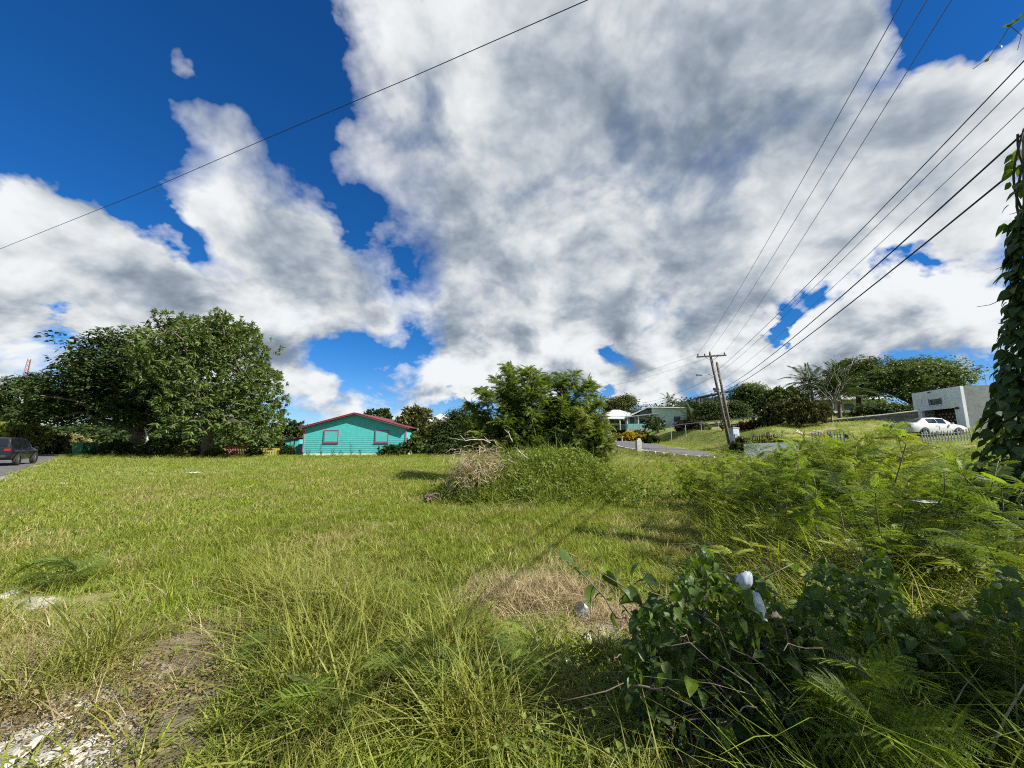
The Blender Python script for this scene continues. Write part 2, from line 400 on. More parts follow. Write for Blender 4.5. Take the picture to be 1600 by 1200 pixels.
# gravel verge along the left-hand road
sv = b.v('DOT_PRODUCT', b.v('SUBTRACT', flat, (LE0[0], LE0[1], 0)), (LEN_[0], LEN_[1], 0))
verge = b.m('MULTIPLY', b.ss(b.m('ADD', sv, b.m('MULTIPLY', b.noise(flat, .6, 5), 2.2)), .3, 1.2), b.ss(sv, 6.5, 5.5))
col = b.mix(verge, col, b.mix(n_fine, (.24, .21, .16), (.40, .36, .30)))
pr = b.n('ShaderNodeBsdfPrincipled'); b.put(pr.inputs['Base Color'], col); pr.inputs['Roughness'].default_value = .95
pr.inputs['Specular IOR Level'].default_value = .15
bp = b.n('ShaderNodeBump'); bp.inputs['Strength'].default_value = .6; bp.inputs['Distance'].default_value = .03
b.put(bp.inputs['Height'], b.m('ADD', b.noise(flat, 14, 6, .7), b.noise(flat, 60, 3, .6))); b.put(pr.inputs['Normal'], bp.outputs[0])
b.put(out.inputs[0], pr.outputs[0])
gme = quads_mesh('ground', V, F, gm, smooth=True)
ground = link('ground', gme); tag(ground, 'grassy vacant lot sloping gently up to the right', kind='structure')
cm = MB(); cm.add([(0, 0, hz(0, 0))]+[(gx[0, k], gy[0, k], gz[0, k]) for k in range(NS)], [(0, 1+(k+1) % NS, 1+k) for k in range(NS)])
cap = cm.build('ground_patch', gm, ground)

def asphalt(name, base=.075):
    m, b, out = mat_new(name); pos = b.n('ShaderNodeNewGeometry').outputs['Position']
    n = b.noise(pos, 30, 5, .7); big = b.noise(pos, .5, 5, .6)
    c = b.mix(n, (base*.7,)*3, (base*1.6, base*1.55, base*1.5))
    c = b.mix(b.ss(big, .5, .75, 0, .5), c, (base*2.1, base*2., base*1.85))
    ck = b.vor(pos, .55, 'DISTANCE_TO_EDGE'); c = b.mix(b.ss(ck, .004, .016, .7, 0), c, (.02, .02, .02))
    pr = b.n('ShaderNodeBsdfPrincipled'); b.put(pr.inputs['Base Color'], c); pr.inputs['Roughness'].default_value = .85
    bp = b.n('ShaderNodeBump'); bp.inputs['Strength'].default_value = .5; bp.inputs['Distance'].default_value = .01
    b.put(bp.inputs['Height'], b.noise(pos, 120, 3)); b.put(pr.inputs['Normal'], bp.outputs[0])
    b.put(out.inputs[0], pr.outputs[0]); return m
ASPH = asphalt('asphalt', .085)
def strip(name, path, zoff, w0, w1, mat, thick=.15, nw=5):
    """ribbon along a path between two signed side offsets"""
    mb = MB(); n = len(path); vs = []; 
    for i in range(n):
        t = path[min(i+1, n-1)]-path[max(i-1, 0)]; t = t[:2]/np.linalg.norm(t[:2]); nrm = np.array([-t[1], t[0]])
        for k in range(nw):
            s = w0+(w1-w0)*k/(nw-1); c = path[i][:2]+nrm*s
            crown = .04*(1-((k/(nw-1))*2-1)**2)
            vs.append((c[0], c[1], path[i][2]+zoff+crown))
        for s in (w1, w0): c = path[i][:2]+nrm*s; vs.append((c[0], c[1], path[i][2]+zoff-thick))
    m = nw+2; fs = []
    for i in range(n-1):
        for k in range(m):
            j = (k+1) % m; fs.append((i*m+k, (i+1)*m+k, (i+1)*m+j, i*m+j))
    mb.add(vs, fs); return mb.build(name, mat)
road = strip('road', ROAD, 0.0, -ROAD_HW, ROAD_HW, ASPH); tag(road, 'grey asphalt road climbing the hill past the utility poles', kind='structure')
lp = np.array([[*(LE0+LED*t+LEN_*2.8), 0.0] for t in np.linspace(-40, 70, 40)])
road2 = strip('road_side', lp, 0.0, -2.7, 2.7, ASPH); road2.name = 'street'; tag(road2, 'grey asphalt street at the far left where the dark car stands', kind='structure')
# pale concrete kerb on the field side of the right-hand road: separate stones, some sunken
KERB = solid('kerb_concrete', (.48, .46, .42), .9, .2, 4, .5, 50, dirt=(.25, .24, .2), dirt_amt=.5)
kerb = bpy.data.objects.new('kerb', None); C.objects.link(kerb); tag(kerb, 'pale concrete kerb along the field side of the hill road', kind='structure')
seg = np.cumsum(np.r_[0, np.linalg.norm(np.diff(ROAD[:, :2], axis=0), axis=1)])
kl = random.Random(5)
for s0 in np.arange(seg[38], seg[66], 1.05):
    a = np.array([np.interp(s0, seg, ROAD[:, k]) for k in range(3)]); c = np.array([np.interp(s0+1.0, seg, ROAD[:, k]) for k in range(3)])
    t = (c-a)[:2]; t /= np.linalg.norm(t); nrm = np.array([-t[1], t[0]]); mid = (a+c)/2
    mb = MB().box((0, 0, 0), (1.02, .2, .34), bev=.02)
    o = mb.build('kerb_stone', KERB, kerb); o.location = (mid[0]+nrm[0]*(ROAD_HW+.11), mid[1]+nrm[1]*(ROAD_HW+.11), mid[2]+.0+kl.uniform(-.015, .02))
    o.rotation_euler = (kl.uniform(-.03, .03), -math.atan2((c-a)[2], 1.0), math.atan2(t[1], t[0])+kl.uniform(-.02, .02))
# ------------------------------------------------------------------ foliage tools
def unit(a): return a/np.maximum(np.linalg.norm(a, axis=-1, keepdims=True), 1e-9)
def frames(axis, up=None, g=None):
    """rotation matrices whose Y axis is `axis`; Z leans towards `up`"""
    y = unit(np.asarray(axis, float)); n = len(y)
    u = np.tile(np.array([0, 0, 1.]), (n, 1)) if up is None else np.asarray(up, float)
    if g is not None: u = u + g.normal(0, .45, (n, 3))
    x = np.cross(y, u); bad = np.linalg.norm(x, axis=1) < 1e-4; x[bad] = np.cross(y[bad], [1., .2, 0]); x = unit(x)
    z = np.cross(x, y); return np.stack([x, y, z], -1)
def stamp(proto, pos, rot, scl, g):
    """many copies of a small mesh as arrays: verts, faces, tint"""
    V, F, T = proto; n = len(pos); m = len(V)
    W_ = np.einsum('nij,nmj->nmi', rot, V[None]*np.asarray(scl).reshape(n, 1, -1))+np.asarray(pos)[:, None]
    Fo = (F[None]+(np.arange(n)*m)[:, None, None]).reshape(-1, F.shape[1])
    Ti = np.clip(T[None]*.5+g.uniform(0, .5, (n, 1)), 0, 1)*np.ones((n, m))
    return W_.reshape(-1, 3), Fo, Ti.ravel()
def merge(parts):
    Vs, Fs, Ts = [], [], []; o = 0
    for V, F, T in parts: Vs.append(V); Fs.append(F+o); Ts.append(T); o += len(V)
    return np.vstack(Vs), np.vstack(Fs), np.concatenate(Ts)
def leaf_set(base, axis, L, Wd, g, up=None, fold=.12, jit=.45):
    """rhombic leaves, gently folded along the midrib"""
    base = np.asarray(base, float); n = len(base); L = np.broadcast_to(L, (n,))[:, None]; Wd = np.broadcast_to(Wd, (n,))[:, None]
    M = frames(axis, up, g if jit else None); x, y, z = M[:, :, 0], M[:, :, 1], M[:, :, 2]
    mid = base+y*L*.42-z*L*fold*.3
    V = np.stack([base, mid+x*Wd/2+z*Wd*fold, base+y*L-z*L*fold, mid-x*Wd/2+z*Wd*fold], 1).reshape(-1, 3)
    F = np.arange(n*4).reshape(n, 4); T = np.repeat(g.uniform(0, 1, n), 4); return V, F, T
def rosette(n, L, Wd, seed, droop=.5, spread=1.):
    """spray of leaflets round a shoot pointing along +Y"""
    g = np.random.default_rng(seed); a = g.uniform(0, 6.28, n)
    ax = np.stack([np.cos(a)*spread, g.uniform(.1, 1., n), np.sin(a)*spread-droop], 1)
    b0 = np.stack([g.normal(0, L*.08, n), g.uniform(0, L*.5, n), g.normal(0, L*.08, n)], 1)
    return leaf_set(b0, ax, g.uniform(.6, 1.1, n)*L, Wd, g)
def layered(n, R_, L, Wd, seed, thick=.12):
    """flat horizontal pad of leaves"""
    g = np.random.default_rng(seed); a = g.uniform(0, 6.28, n); r = R_*np.sqrt(g.uniform(0, 1, n))
    b0 = np.stack([np.cos(a)*r, np.sin(a)*r, g.normal(0, thick*R_, n)-.25*(r/R_)**2*R_], 1)
    ax = np.stack([np.cos(a)+g.normal(0, .5, n), np.sin(a)+g.normal(0, .5, n), g.normal(-.15, .35, n)], 1)
    return leaf_set(b0, ax, g.uniform(.6, 1.1, n)*L, Wd, g)
def feather(np_pairs, L, pin, pw, droop, seed, leaflets=0):
    """bipinnate leaf along +Y: arching stalk with paired pinnae (each a narrow blade, or with its own leaflets)"""
    g = np.random.default_rng(seed); parts = []; t = np.linspace(.22, 1, np_pairs)
    P0 = np.stack([0*t, L*t*(1-.12*droop*t), -droop*L*.45*t**2], 1)
    st = np.linspace(0, 1, 5); S = np.stack([0*st, L*st*(1-.12*droop*st), -droop*L*.45*st**2], 1); w = .006*(L/.25)
    Vs = np.concatenate([S+[w, 0, 0], S-[w, 0, 0]]); Fs = np.array([[i, i+1, i+6, i+5] for i in range(4)])
    parts.append((Vs, Fs, np.full(10, .2)))
    for s in (-1, 1):
        ax = np.stack([s*np.ones(np_pairs), .62+.25*t, -.25-.35*t*droop+g.normal(0, .08, np_pairs)], 1)
        ln = pin*(1-.55*np.abs(t-.45)**1.4)*g.uniform(.9, 1.1, np_pairs)
        if not leaflets: parts.append(leaf_set(P0, ax, ln, pw, g, fold=.15, jit=0)); continue
        axu = unit(ax)
        for k in range(np_pairs):
            u = np.linspace(.06, 1, leaflets); drp = np.array([0, 0, -1.])*(.22*ln[k])
            base = P0[k]+axu[k]*ln[k]*u[:, None]+drp*u[:, None]**2
            tang = unit(axu[k]+2*drp*u[:, None]/ln[k]); side = unit(np.cross(tang, [0, 0, 1.]))
            for s2 in (-1, 1):
                parts.append(leaf_set(base, side*s2+tang*.42+np.array([0, 0, .12]), pw*(1-.35*np.abs(u-.4)), pw*.30, g, fold=.05, jit=0))
            pv = np.stack([P0[k], P0[k]+axu[k]*ln[k]*.5+drp*.25, P0[k]+axu[k]*ln[k]+drp]); ww = np.array([0, 0, .0012])+side[0]*.0012
            parts.append((np.concatenate([pv+ww, pv-ww]), np.array([[0, 1, 4, 3], [1, 2, 5, 4]]), np.full(6, .7)))
    return merge(parts)
def limb(mb, a, b_, r0, r1, g, n=6, sag=.12, sides=6):
    a = np.array(a, float); b_ = np.array(b_, float); L = np.linalg.norm(b_-a)
    t = np.linspace(0, 1, n)[:, None]; w = g.normal(0, .035*L, (n, 3)); w[0] = 0; w[-1] = 0
    p = a+(b_-a)*t+np.array([0, 0, 1.])*(sag*L*np.sin(np.pi*t**.8))+w
    mb.tube(p, list(np.linspace(r0, r1, n)), sides, cap=True); return p
def tree(name, label, base, crown, trunk_h, trunk_r, nclump, protos, mat, seed, cat='tree', group=None, bark=None, limbs=12, twigs=90, up_w=.35,
         out_w=1., hollow=.45, scl=(.8, 1.25), flatten=False, lean=(0, 0), bottom=-.75, foliage='crown', stems=1):
    g = np.random.default_rng(seed); base = np.array(base, float); root = thing(name, label, cat, base, 0, group)
    cr = np.array(crown, float); vol = np.prod(cr[:, 3:], axis=1)**.75; pick = g.choice(len(cr), nclump, p=vol/vol.sum())
    dv = unit(g.normal(0, 1, (nclump, 3))); dv[:, 2] = np.where(dv[:, 2] < bottom, -dv[:, 2], dv[:, 2])
    rad = hollow+(1-hollow)*g.uniform(0, 1, nclump)**.6
    ph = g.uniform(0, 6.28, 9); lob = 1+.13*np.sin(dv[:, 0]*5+ph[0]+pick)*np.cos(dv[:, 2]*6+ph[1])+.08*np.sin(dv[:, 1]*9+ph[2])*np.cos(dv[:, 0]*10+ph[3])
    pos = cr[pick, :3]+dv*cr[pick, 3:]*(rad*lob)[:, None]
    pos = pos[pos[:, 2] > .05]; dv = dv[:len(pos)] if len(dv) == len(pos) else unit(pos-cr[0, :3]); n = len(pos)
    tb = MB(); top = np.array([lean[0], lean[1], trunk_h])
    trunks = []
    for s in range(stems):
        off = np.array([g.normal(0, trunk_r*1.5), g.normal(0, trunk_r*1.5), 0]) if stems > 1 else np.zeros(3)
        tp = top+(off*6 if stems > 1 else 0); pts = limb(tb, off-[0, 0, .15], tp, trunk_r*1.25, trunk_r*.75, g, 6, 0., 8); trunks.append(pts)
    # limbs reach spread-out clumps; twigs tie more clumps to them
    idx = [int(g.integers(n))]
    dd = np.linalg.norm(pos-pos[idx[0]], axis=1)
    for _ in range(min(limbs, n)-1): k = int(np.argmax(dd)); idx.append(k); dd = np.minimum(dd, np.linalg.norm(pos-pos[k], axis=1))
    nodes = [];
    for q, k in enumerate(idx):
        tr = trunks[q % stems]; st = tr[-1] if q % 3 else tr[-2]
        nodes.append(limb(tb, st, pos[k], trunk_r*.5, trunk_r*.08, g, 7, .10, 5))
    nodes = np.vstack(nodes)
    for k in g.choice(n, min(twigs, n), replace=False):
        j = np.argmin(np.linalg.norm(nodes-pos[k], axis=1)); limb(tb, nodes[j], pos[k], trunk_r*.09, trunk_r*.03, g, 3, .05, 3)
    tb.build('trunk', bark or BARK, root, True)
    ax = dv*out_w+np.array([0, 0, up_w])+g.normal(0, .35, (n, 3))
    parts = []; which = g.integers(0, len(protos), n)
    for w in range(len(protos)):
        sel = which == w
        if not sel.any(): continue
        if flatten:
            a = g.uniform(0, 6.28, sel.sum()); yy = np.stack([np.cos(a), np.sin(a), g.normal(0, .12, sel.sum())], 1); M = frames(yy)
            tilt = dv[sel]*np.array([1, 1, .0])*.5
            M = frames(yy, np.array([0, 0, 1.])+tilt)
        else: M = frames(ax[sel], None, g)
        parts.append(stamp(protos[w], pos[sel], M, g.uniform(scl[0], scl[1], sel.sum()), g))
    Vv, Ff, Tt = merge(parts); link(foliage, quads_mesh(foliage, Vv, Ff, mat, Tt), root); return root

# ------------------------------------------------------------------ scattered ground plants (grass and weeds are not countable)
def tuft(n, h, w, spread, lean, seed, seg=4, curl=.6):
    g = np.random.default_rng(seed); parts = []
    for _ in range(n):
        hh = g.uniform(*h); a = g.uniform(0, 6.28); ln = lean*g.uniform(.2, 1.); b0 = np.array([g.normal(0, spread), g.normal(0, spread), -.02])
        out_ = np.array([np.cos(a), np.sin(a), 0]); side = np.array([-np.sin(a), np.cos(a), 0])
        t = np.linspace(0, 1, seg+1); c = b0+out_*(hh*(ln*t+curl*ln*t**2.5))[:, None]+np.array([0, 0, 1.])*(hh*(t-curl*ln*.75*t**2.6))[:, None]
        ww = w*g.uniform(.6, 1.2)*(1-t**2*.92)
        tw = g.uniform(-.5, .5); sd = side*np.cos(tw)+np.array([0, 0, 1.])*np.sin(tw)*.4
        V = np.concatenate([c+sd*ww[:, None]/2, c-sd*ww[:, None]/2]); F = np.array([[i, i+1, i+seg+2, i+seg+1] for i in range(seg)])
        parts.append((V, F, np.full(len(V), g.uniform())))
    return merge(parts)
def scatter(name, protos, mat, pts, scl, vid, label, cat=None, tiltsd=.15, seed=1, rotz=None):
    """one object; geometry nodes put a copy of a plant on every point"""
    g = np.random.default_rng(seed); n = len(pts)
    me = bpy.data.meshes.new(name); me.vertices.add(n); me.vertices.foreach_set('co', np.asarray(pts, np.float32).ravel())
    a = me.attributes.new('rot', 'FLOAT_VECTOR', 'POINT'); rv = np.stack([g.normal(0, tiltsd, n), g.normal(0, tiltsd, n), g.uniform(0, 6.28, n)], 1)
    a.data.foreach_set('vector', rv.astype(np.float32).ravel())
    a = me.attributes.new('scl', 'FLOAT', 'POINT'); a.data.foreach_set('value', np.asarray(scl, np.float32))
    a = me.attributes.new('vid', 'INT', 'POINT'); a.data.foreach_set('value', np.asarray(vid, np.int32))
    o = link(name, me); tag(o, label, cat, kind='stuff')
    for m in (mat if isinstance(mat, (list, tuple)) else [mat]): me.materials.append(m)
    t = bpy.data.node_groups.new(name, 'GeometryNodeTree')
    t.interface.new_socket('Geometry', in_out='INPUT', socket_type='NodeSocketGeometry'); t.interface.new_socket('Geometry', in_out='OUTPUT', socket_type='NodeSocketGeometry')
    gi = t.nodes.new('NodeGroupInput'); go = t.nodes.new('NodeGroupOutput'); jn = t.nodes.new('GeometryNodeJoinGeometry')
    def attr(nm, ty):
        k = t.nodes.new('GeometryNodeInputNamedAttribute'); k.data_type = ty; k.inputs[0].default_value = nm; return k.outputs[0]
    ro, so, vo = attr('rot', 'FLOAT_VECTOR'), attr('scl', 'FLOAT'), attr('vid', 'INT')
    for k, pr_ in enumerate(protos):
        mk = mat[k] if isinstance(mat, (list, tuple)) else mat
        po = bpy.data.objects.new(name+'_sprig', quads_mesh(name+'_sprig', *pr_[:2], mk, pr_[2]))
        oi = t.nodes.new('GeometryNodeObjectInfo'); oi.inputs['Object'].default_value = po; oi.inputs['As Instance'].default_value = False
        cmpn = t.nodes.new('FunctionNodeCompare'); cmpn.data_type = 'INT'; cmpn.operation = 'EQUAL'
        ia = [s for s in cmpn.inputs if s.type == 'INT']; t.links.new(vo, ia[0]); ia[1].default_value = k
        ip = t.nodes.new('GeometryNodeInstanceOnPoints')
        t.links.new(gi.outputs[0], ip.inputs['Points']); t.links.new(oi.outputs['Geometry'], ip.inputs['Instance']); t.links.new(cmpn.outputs[0], ip.inputs['Selection'])
        t.links.new(ro, ip.inputs['Rotation']); t.links.new(so, ip.inputs['Scale']); t.links.new(ip.outputs[0], jn.inputs[0])
    t.links.new(jn.outputs[0], go.inputs[0])
    md = o.modifiers.new('scatter', 'NODES'); md.node_group = t; return o

# leaf colours
GRASS = leafmat('grass_blade', (.125, .17, .02), (.29, .34, .05), .42, (1.3, 1.25, .55), .4, (.37, .31, .14), .55, (.50, .70))
LUSH = leafmat('lush_grass_blade', (.13, .18, .02), (.30, .35, .05), .45, (1.4, 1.35, .5), .45)
STRAW = leafmat('dry_straw', (.26, .20, .10), (.50, .42, .25), .3, (1.1, 1., .8), .7)
NEEM = leafmat('feathery_green_leaf', (.055, .095, .02), (.155, .205, .06), .30, rough=.42)
DARKLEAF = leafmat('dark_green_leaf', (.018, .036, .010), (.055, .085, .02), .2, rough=.65, spec=.15)
MIDLEAF = leafmat('mid_green_leaf', (.045, .075, .018), (.12, .16, .04), .28)
OLIVE = leafmat('olive_leaf', (.06, .075, .02), (.13, .145, .045), .25)
LEUC = leafmat('pinnate_leaf', (.06, .11, .02), (.15, .205, .045), .40)
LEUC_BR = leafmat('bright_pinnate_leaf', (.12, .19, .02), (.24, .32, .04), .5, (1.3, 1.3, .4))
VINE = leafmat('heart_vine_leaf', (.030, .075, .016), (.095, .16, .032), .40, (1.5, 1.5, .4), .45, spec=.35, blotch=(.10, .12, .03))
YELLOW = leafmat('yellow_croton_leaf', (.30, .24, .02), (.55, .42, .03), .3)
REDDISH = leafmat('reddish_leaf', (.08, .03, .02), (.14, .075, .03), .25)
YGREEN = leafmat('yellow_green_scrub_leaf', (.12, .14, .025), (.26, .28, .06), .3)
PALM = leafmat('palm_leaf', (.035, .065, .02), (.10, .14, .045), .25, rough=.35)
# ------------------------------------------------------------------ trees and shrubs
def ell(cx, cy, hw, hh, Y, dep, b0):
    """crown mass seen at a photo position with half sizes in photo pixels, relative to a base point"""
    c = P(cx, cy, Y); r = P(cx+hw, cy, Y).x-c.x; h = abs(P(cx, cy-hh, Y).z-c.z)
    return (c.x-b0[0], c.y-b0[1], c.z-b0[2], r, dep, h)
ROS = [rosette(15, .46, .11, s, .8) for s in (1, 2, 3)]
ROS_S = [rosette(12, .42, .16, s, .4) for s in (4, 5, 6)]
PAD = [layered(34, .85, .34, .16, s) for s in (7, 8, 9)]
PAD_B = [layered(40, .9, .30, .18, s, .2) for s in (10, 11)]
RND = [rosette(14, .34, .20, s, .1) for s in (12, 13)]

b0 = on(322, 708, 37.5)
tree('feathery_tree', 'tall round tree with light feathery foliage, left of the turquoise house', b0,
     [ell(325, 580, 84, 84, 37.5, 5.6, b0), ell(395, 640, 42, 62, 37, 3.4, b0), ell(280, 560, 62, 66, 37.5, 4.5, b0), ell(360, 545, 56, 46, 37.5, 4, b0), ell(330, 650, 70, 48, 36, 3.6, b0), ell(412, 620, 30, 50, 37, 3, b0), ell(395, 672, 40, 34, 36, 3, b0)],
     3.2, .42, 2900, ROS, NEEM, 21, limbs=20, twigs=260, up_w=.05, hollow=.35, scl=(.8, 1.35))
b0 = on(212, 706, 41)
tree('spreading_tree', 'wide dark tree with layered branches, beside the feathery tree', b0,
     [ell(205, 580, 62, 62, 41, 6, b0), ell(160, 620, 66, 52, 41, 5.5, b0), ell(105, 640, 44, 42, 41, 4.2, b0), ell(250, 640, 50, 50, 41, 5, b0), ell(70, 645, 30, 30, 41, 3, b0)],
     2.6, .5, 1250, PAD, DARKLEAF, 22, limbs=22, twigs=180, flatten=True, hollow=.2, scl=(.9, 1.6), bottom=-.6)
b0 = on(24, 703, 52)
tree('roadside_tree', 'dark tree in front of the red and white mast, at far left', b0,
     [ell(30, 618, 48, 26, 52, 5, b0), ell(-15, 640, 50, 24, 52, 4, b0), ell(52, 600, 26, 18, 52, 3, b0)],
     4.5, .3, 420, PAD, DARKLEAF, 23, limbs=12, twigs=90, flatten=True, hollow=.2, scl=(.9, 1.5))
b0 = on(452, 708, 47)
tree('garden_tree', 'small dark tree behind the left corner of the turquoise house', b0, [ell(452, 678, 19, 22, 47, 1.8, b0), ell(468, 690, 9, 14, 46, 1., b0), ell(436, 690, 14, 16, 47, 1.4, b0)],
     1.2, .12, 170, RND, DARKLEAF, 24, limbs=8, twigs=30, scl=(.9, 1.6))
b0 = on(652, 703, 44)
tree('rounded_tree', 'dense round olive tree at the right end of the turquoise house', b0, [ell(650, 664, 32, 27, 44, 2.4, b0), ell(668, 684, 26, 18, 43, 2, b0), ell(640, 688, 22, 14, 43, 1.6, b0)],
     1.4, .16, 620, ROS_S+RND, OLIVE, 25, limbs=9, twigs=40, scl=(.8, 1.4), hollow=.15)
b0 = on(716, 703, 42)
tree('broadleaf_tree', 'dark leafy tree between the round olive tree and the big shrub', b0, [ell(716, 662, 27, 22, 42, 2, b0), ell(700, 684, 26, 18, 41, 1.8, b0), ell(735, 684, 26, 18, 41, 1.8, b0)],
     1.4, .15, 330, PAD_B, DARKLEAF, 26, limbs=9, twigs=40, scl=(.6, 1.1), flatten=True, hollow=.2)
b0 = on(590, 700, 66)
tree('distant_tree', 'tree top showing above the turquoise house roof', b0, [ell(588, 652, 20, 10, 66, 2, b0), ell(600, 648, 8, 7, 66, 1.4, b0)], 3.0, .15, 150, RND, DARKLEAF, 27, limbs=7, twigs=20, scl=(1.1, 1.8))
b0 = on(965, 662, 112)
tree('hilltop_tree', 'dark round tree behind the white hip roofed house', b0, [ell(963, 636, 24, 15, 112, 4, b0), ell(978, 628, 12, 10, 112, 3, b0)], 3, .3, 300, PAD_B, OLIVE, 28, limbs=8, twigs=20, scl=(1.4, 2.4), flatten=True, hollow=.2)
b0 = on(1176, 652, 66)
tree('hillside_tree', 'tall dark tree beside the dark roofed hillside house', b0, [ell(1172, 616, 26, 18, 66, 3, b0), ell(1186, 636, 26, 18, 65, 3, b0)], 3, .22, 320, PAD_B, MIDLEAF, 29, limbs=9, twigs=30, scl=(.9, 1.6), flatten=True, hollow=.25)
b0 = on(1226, 655, 58)
tree('fine_leaved_tree', 'loose light green tree between the poles and the dark bush', b0, [ell(1218, 624, 24, 15, 58, 3, b0), ell(1236, 634, 24, 16, 57, 2.5, b0)], 2.4, .16, 280, RND, MIDLEAF, 30, limbs=9, twigs=40, scl=(1.1, 1.9))
b0 = on(1128, 660, 50)
tree('leafy_bush', 'dense dark green bush just left of the leaning poles', b0, [ell(1114, 643, 24, 16, 50, 2, b0), ell(1148, 642, 20, 14, 50, 1.8, b0)], .6, .12, 240, PAD_B, DARKLEAF, 31, cat='bush', limbs=7, twigs=20, scl=(.7, 1.1), flatten=True, hollow=.2, foliage='foliage')
b0 = on(1246, 668, 37)
tree('rounded_bush', 'big dark rounded bush below the palm on the slope', b0, [ell(1240, 644, 36, 19, 37, 2.4, b0), ell(1268, 648, 22, 16, 37, 1.8, b0), ell(1214, 650, 20, 14, 37, 1.6, b0)],
     .5, .14, 620, [rosette(16, .24, .12, s, .1) for s in (31, 32)], leafmat('brownish_green_leaf', (.035, .045, .015), (.09, .09, .03), .2), 32, cat='bush', limbs=10, twigs=40, scl=(.9, 1.5), hollow=.6, foliage='foliage')
b0 = on(1426, 645, 47)
tree('domed_tree', 'broad domed tree right behind the white flat roofed building', b0, [ell(1418, 598, 70, 32, 47, 6, b0), ell(1440, 584, 44, 26, 47, 4, b0), ell(1385, 612, 36, 22, 46, 3, b0), ell(1462, 606, 28, 22, 47, 3, b0)],
     2.6, .32, 820, PAD, leafmat('olive_green_leaf', (.04, .075, .016), (.115, .165, .035), .28), 33, limbs=16, twigs=90, flatten=True, hollow=.35, scl=(.75, 1.25), bottom=-.35)
b0 = on(1345, 645, 52)
tree('shade_tree', 'dark domed tree behind the bare branches and the palm', b0, [ell(1338, 588, 36, 30, 52, 4, b0), ell(1352, 606, 40, 24, 52, 4, b0), ell(1310, 612, 30, 24, 52, 3, b0)],
     2.6, .28, 560, PAD, MIDLEAF, 34, limbs=12, twigs=60, flatten=True, hollow=.35, scl=(.75, 1.25), bottom=-.45)
b0 = on(1386, 650, 43)
tree('understory_bush', 'dark low shrubbery in the shade under the domed tree', b0, [ell(1372, 640, 34, 10, 43, 2, b0), ell(1408, 640, 22, 9, 43, 1.5, b0)], .3, .08, 170, PAD_B, DARKLEAF, 35, cat='bush', limbs=6, twigs=10, scl=(.7, 1.1), flatten=True, hollow=.2, foliage='foliage')
# garden of the hillside houses
def shrub(name, label, px, py, hw, hh, Y, mat, seed, protos=None, n=150, group=None, scl=(.8, 1.3), stems=1, dep=None, hollow=.35):
    b0 = on(px, py+hh, Y); e = ell(px, py, hw, hh, Y, 1, b0); d_ = dep or max(.5, e[3]*.8)
    z = max(e[5]*.85, .25)
    return tree(name, label, b0, [(0, 0, z, e[3], d_, e[5]), (e[3]*.4, -.1, z*.75, e[3]*.6, d_*.7, e[5]*.7), (-e[3]*.45, 0, z*.7, e[3]*.55, d_*.7, e[5]*.65)],
                z*.35, max(.02, e[3]*.05), n, protos or RND, mat, seed, 'shrub', group, limbs=7, twigs=14, scl=scl, hollow=hollow, foliage='foliage', stems=stems)
shrub('garden_shrub', 'deep green shrub in front of the mint house veranda', 1022, 662, 17, 12, 70, DARKLEAF, 41, group='shrubs around the mint house')
shrub('garden_shrub', 'grey green clipped shrub at the right end of the mint house garden', 1094, 652, 15, 7, 58, leafmat('grey_green_leaf', (.09, .12, .06), (.2, .24, .13), .25), 42, group='shrubs around the mint house')
shrub('garden_shrub', 'low dark flowering hedge at the top of the grass bank', 1078, 666, 22, 8, 54, leafmat('purple_green_leaf', (.03, .035, .02), (.10, .06, .06), .2), 43, group='shrubs around the mint house')
shrub('garden_shrub', 'dull green shrub below the hip roofed house', 966, 666, 15, 6, 84, MIDLEAF, 44, group='shrubs around the mint house', scl=(1., 1.6))
shrub('garden_shrub', 'pale shrub beside the mint balustrade', 1000, 670, 13, 6, 68, OLIVE, 45, group='shrubs around the mint house')
shrub('croton_shrub', 'bright yellow croton, largest of the yellow shrubs by the road', 984, 678, 11, 7, 62, YELLOW, 46, group='yellow crotons by the road')
shrub('croton_shrub', 'olive yellow croton nearest the parked car up the road', 966, 681, 9, 5, 64, leafmat('olive_croton_leaf', (.14, .12, .02), (.3, .24, .03), .3), 47, group='yellow crotons by the road')
shrub('croton_shrub', 'golden croton at the right end of the yellow shrubs', 1003, 682, 9, 5, 58, leafmat('gold_croton_leaf', (.22, .15, .02), (.42, .28, .03), .3), 48, group='yellow crotons by the road')
shrub('garden_shrub', 'dark shrub between the golden croton and the grass bank', 1018, 683, 11, 5, 52, DARKLEAF, 49, group='shrubs around the mint house')
shrub('hedge', 'reddish brown hedge behind the pale pipe rail', 1172, 654, 24, 9, 43, REDDISH, 50, n=200)
shrub('hedge', 'green hedge between the red hedge and the dark rounded bush', 1200, 652, 18, 9, 42, MIDLEAF, 51)
shrub('fence_shrub', 'yellowish leafy shrub leaning over the stick fence', 1212, 674, 34, 9, 30, YGREEN, 52, n=240, scl=(.7, 1.1))
shrub('fence_shrub', 'brown green scrub at the foot of the concrete meter pillar', 1158, 694, 13, 10, 32, OLIVE, 53, n=160, scl=(.6, 1.))
shrub('fence_shrub', 'small green shrub above the blue washed wall', 1160, 676, 10, 7, 33, MIDLEAF, 54, n=110, scl=(.6, 1.))
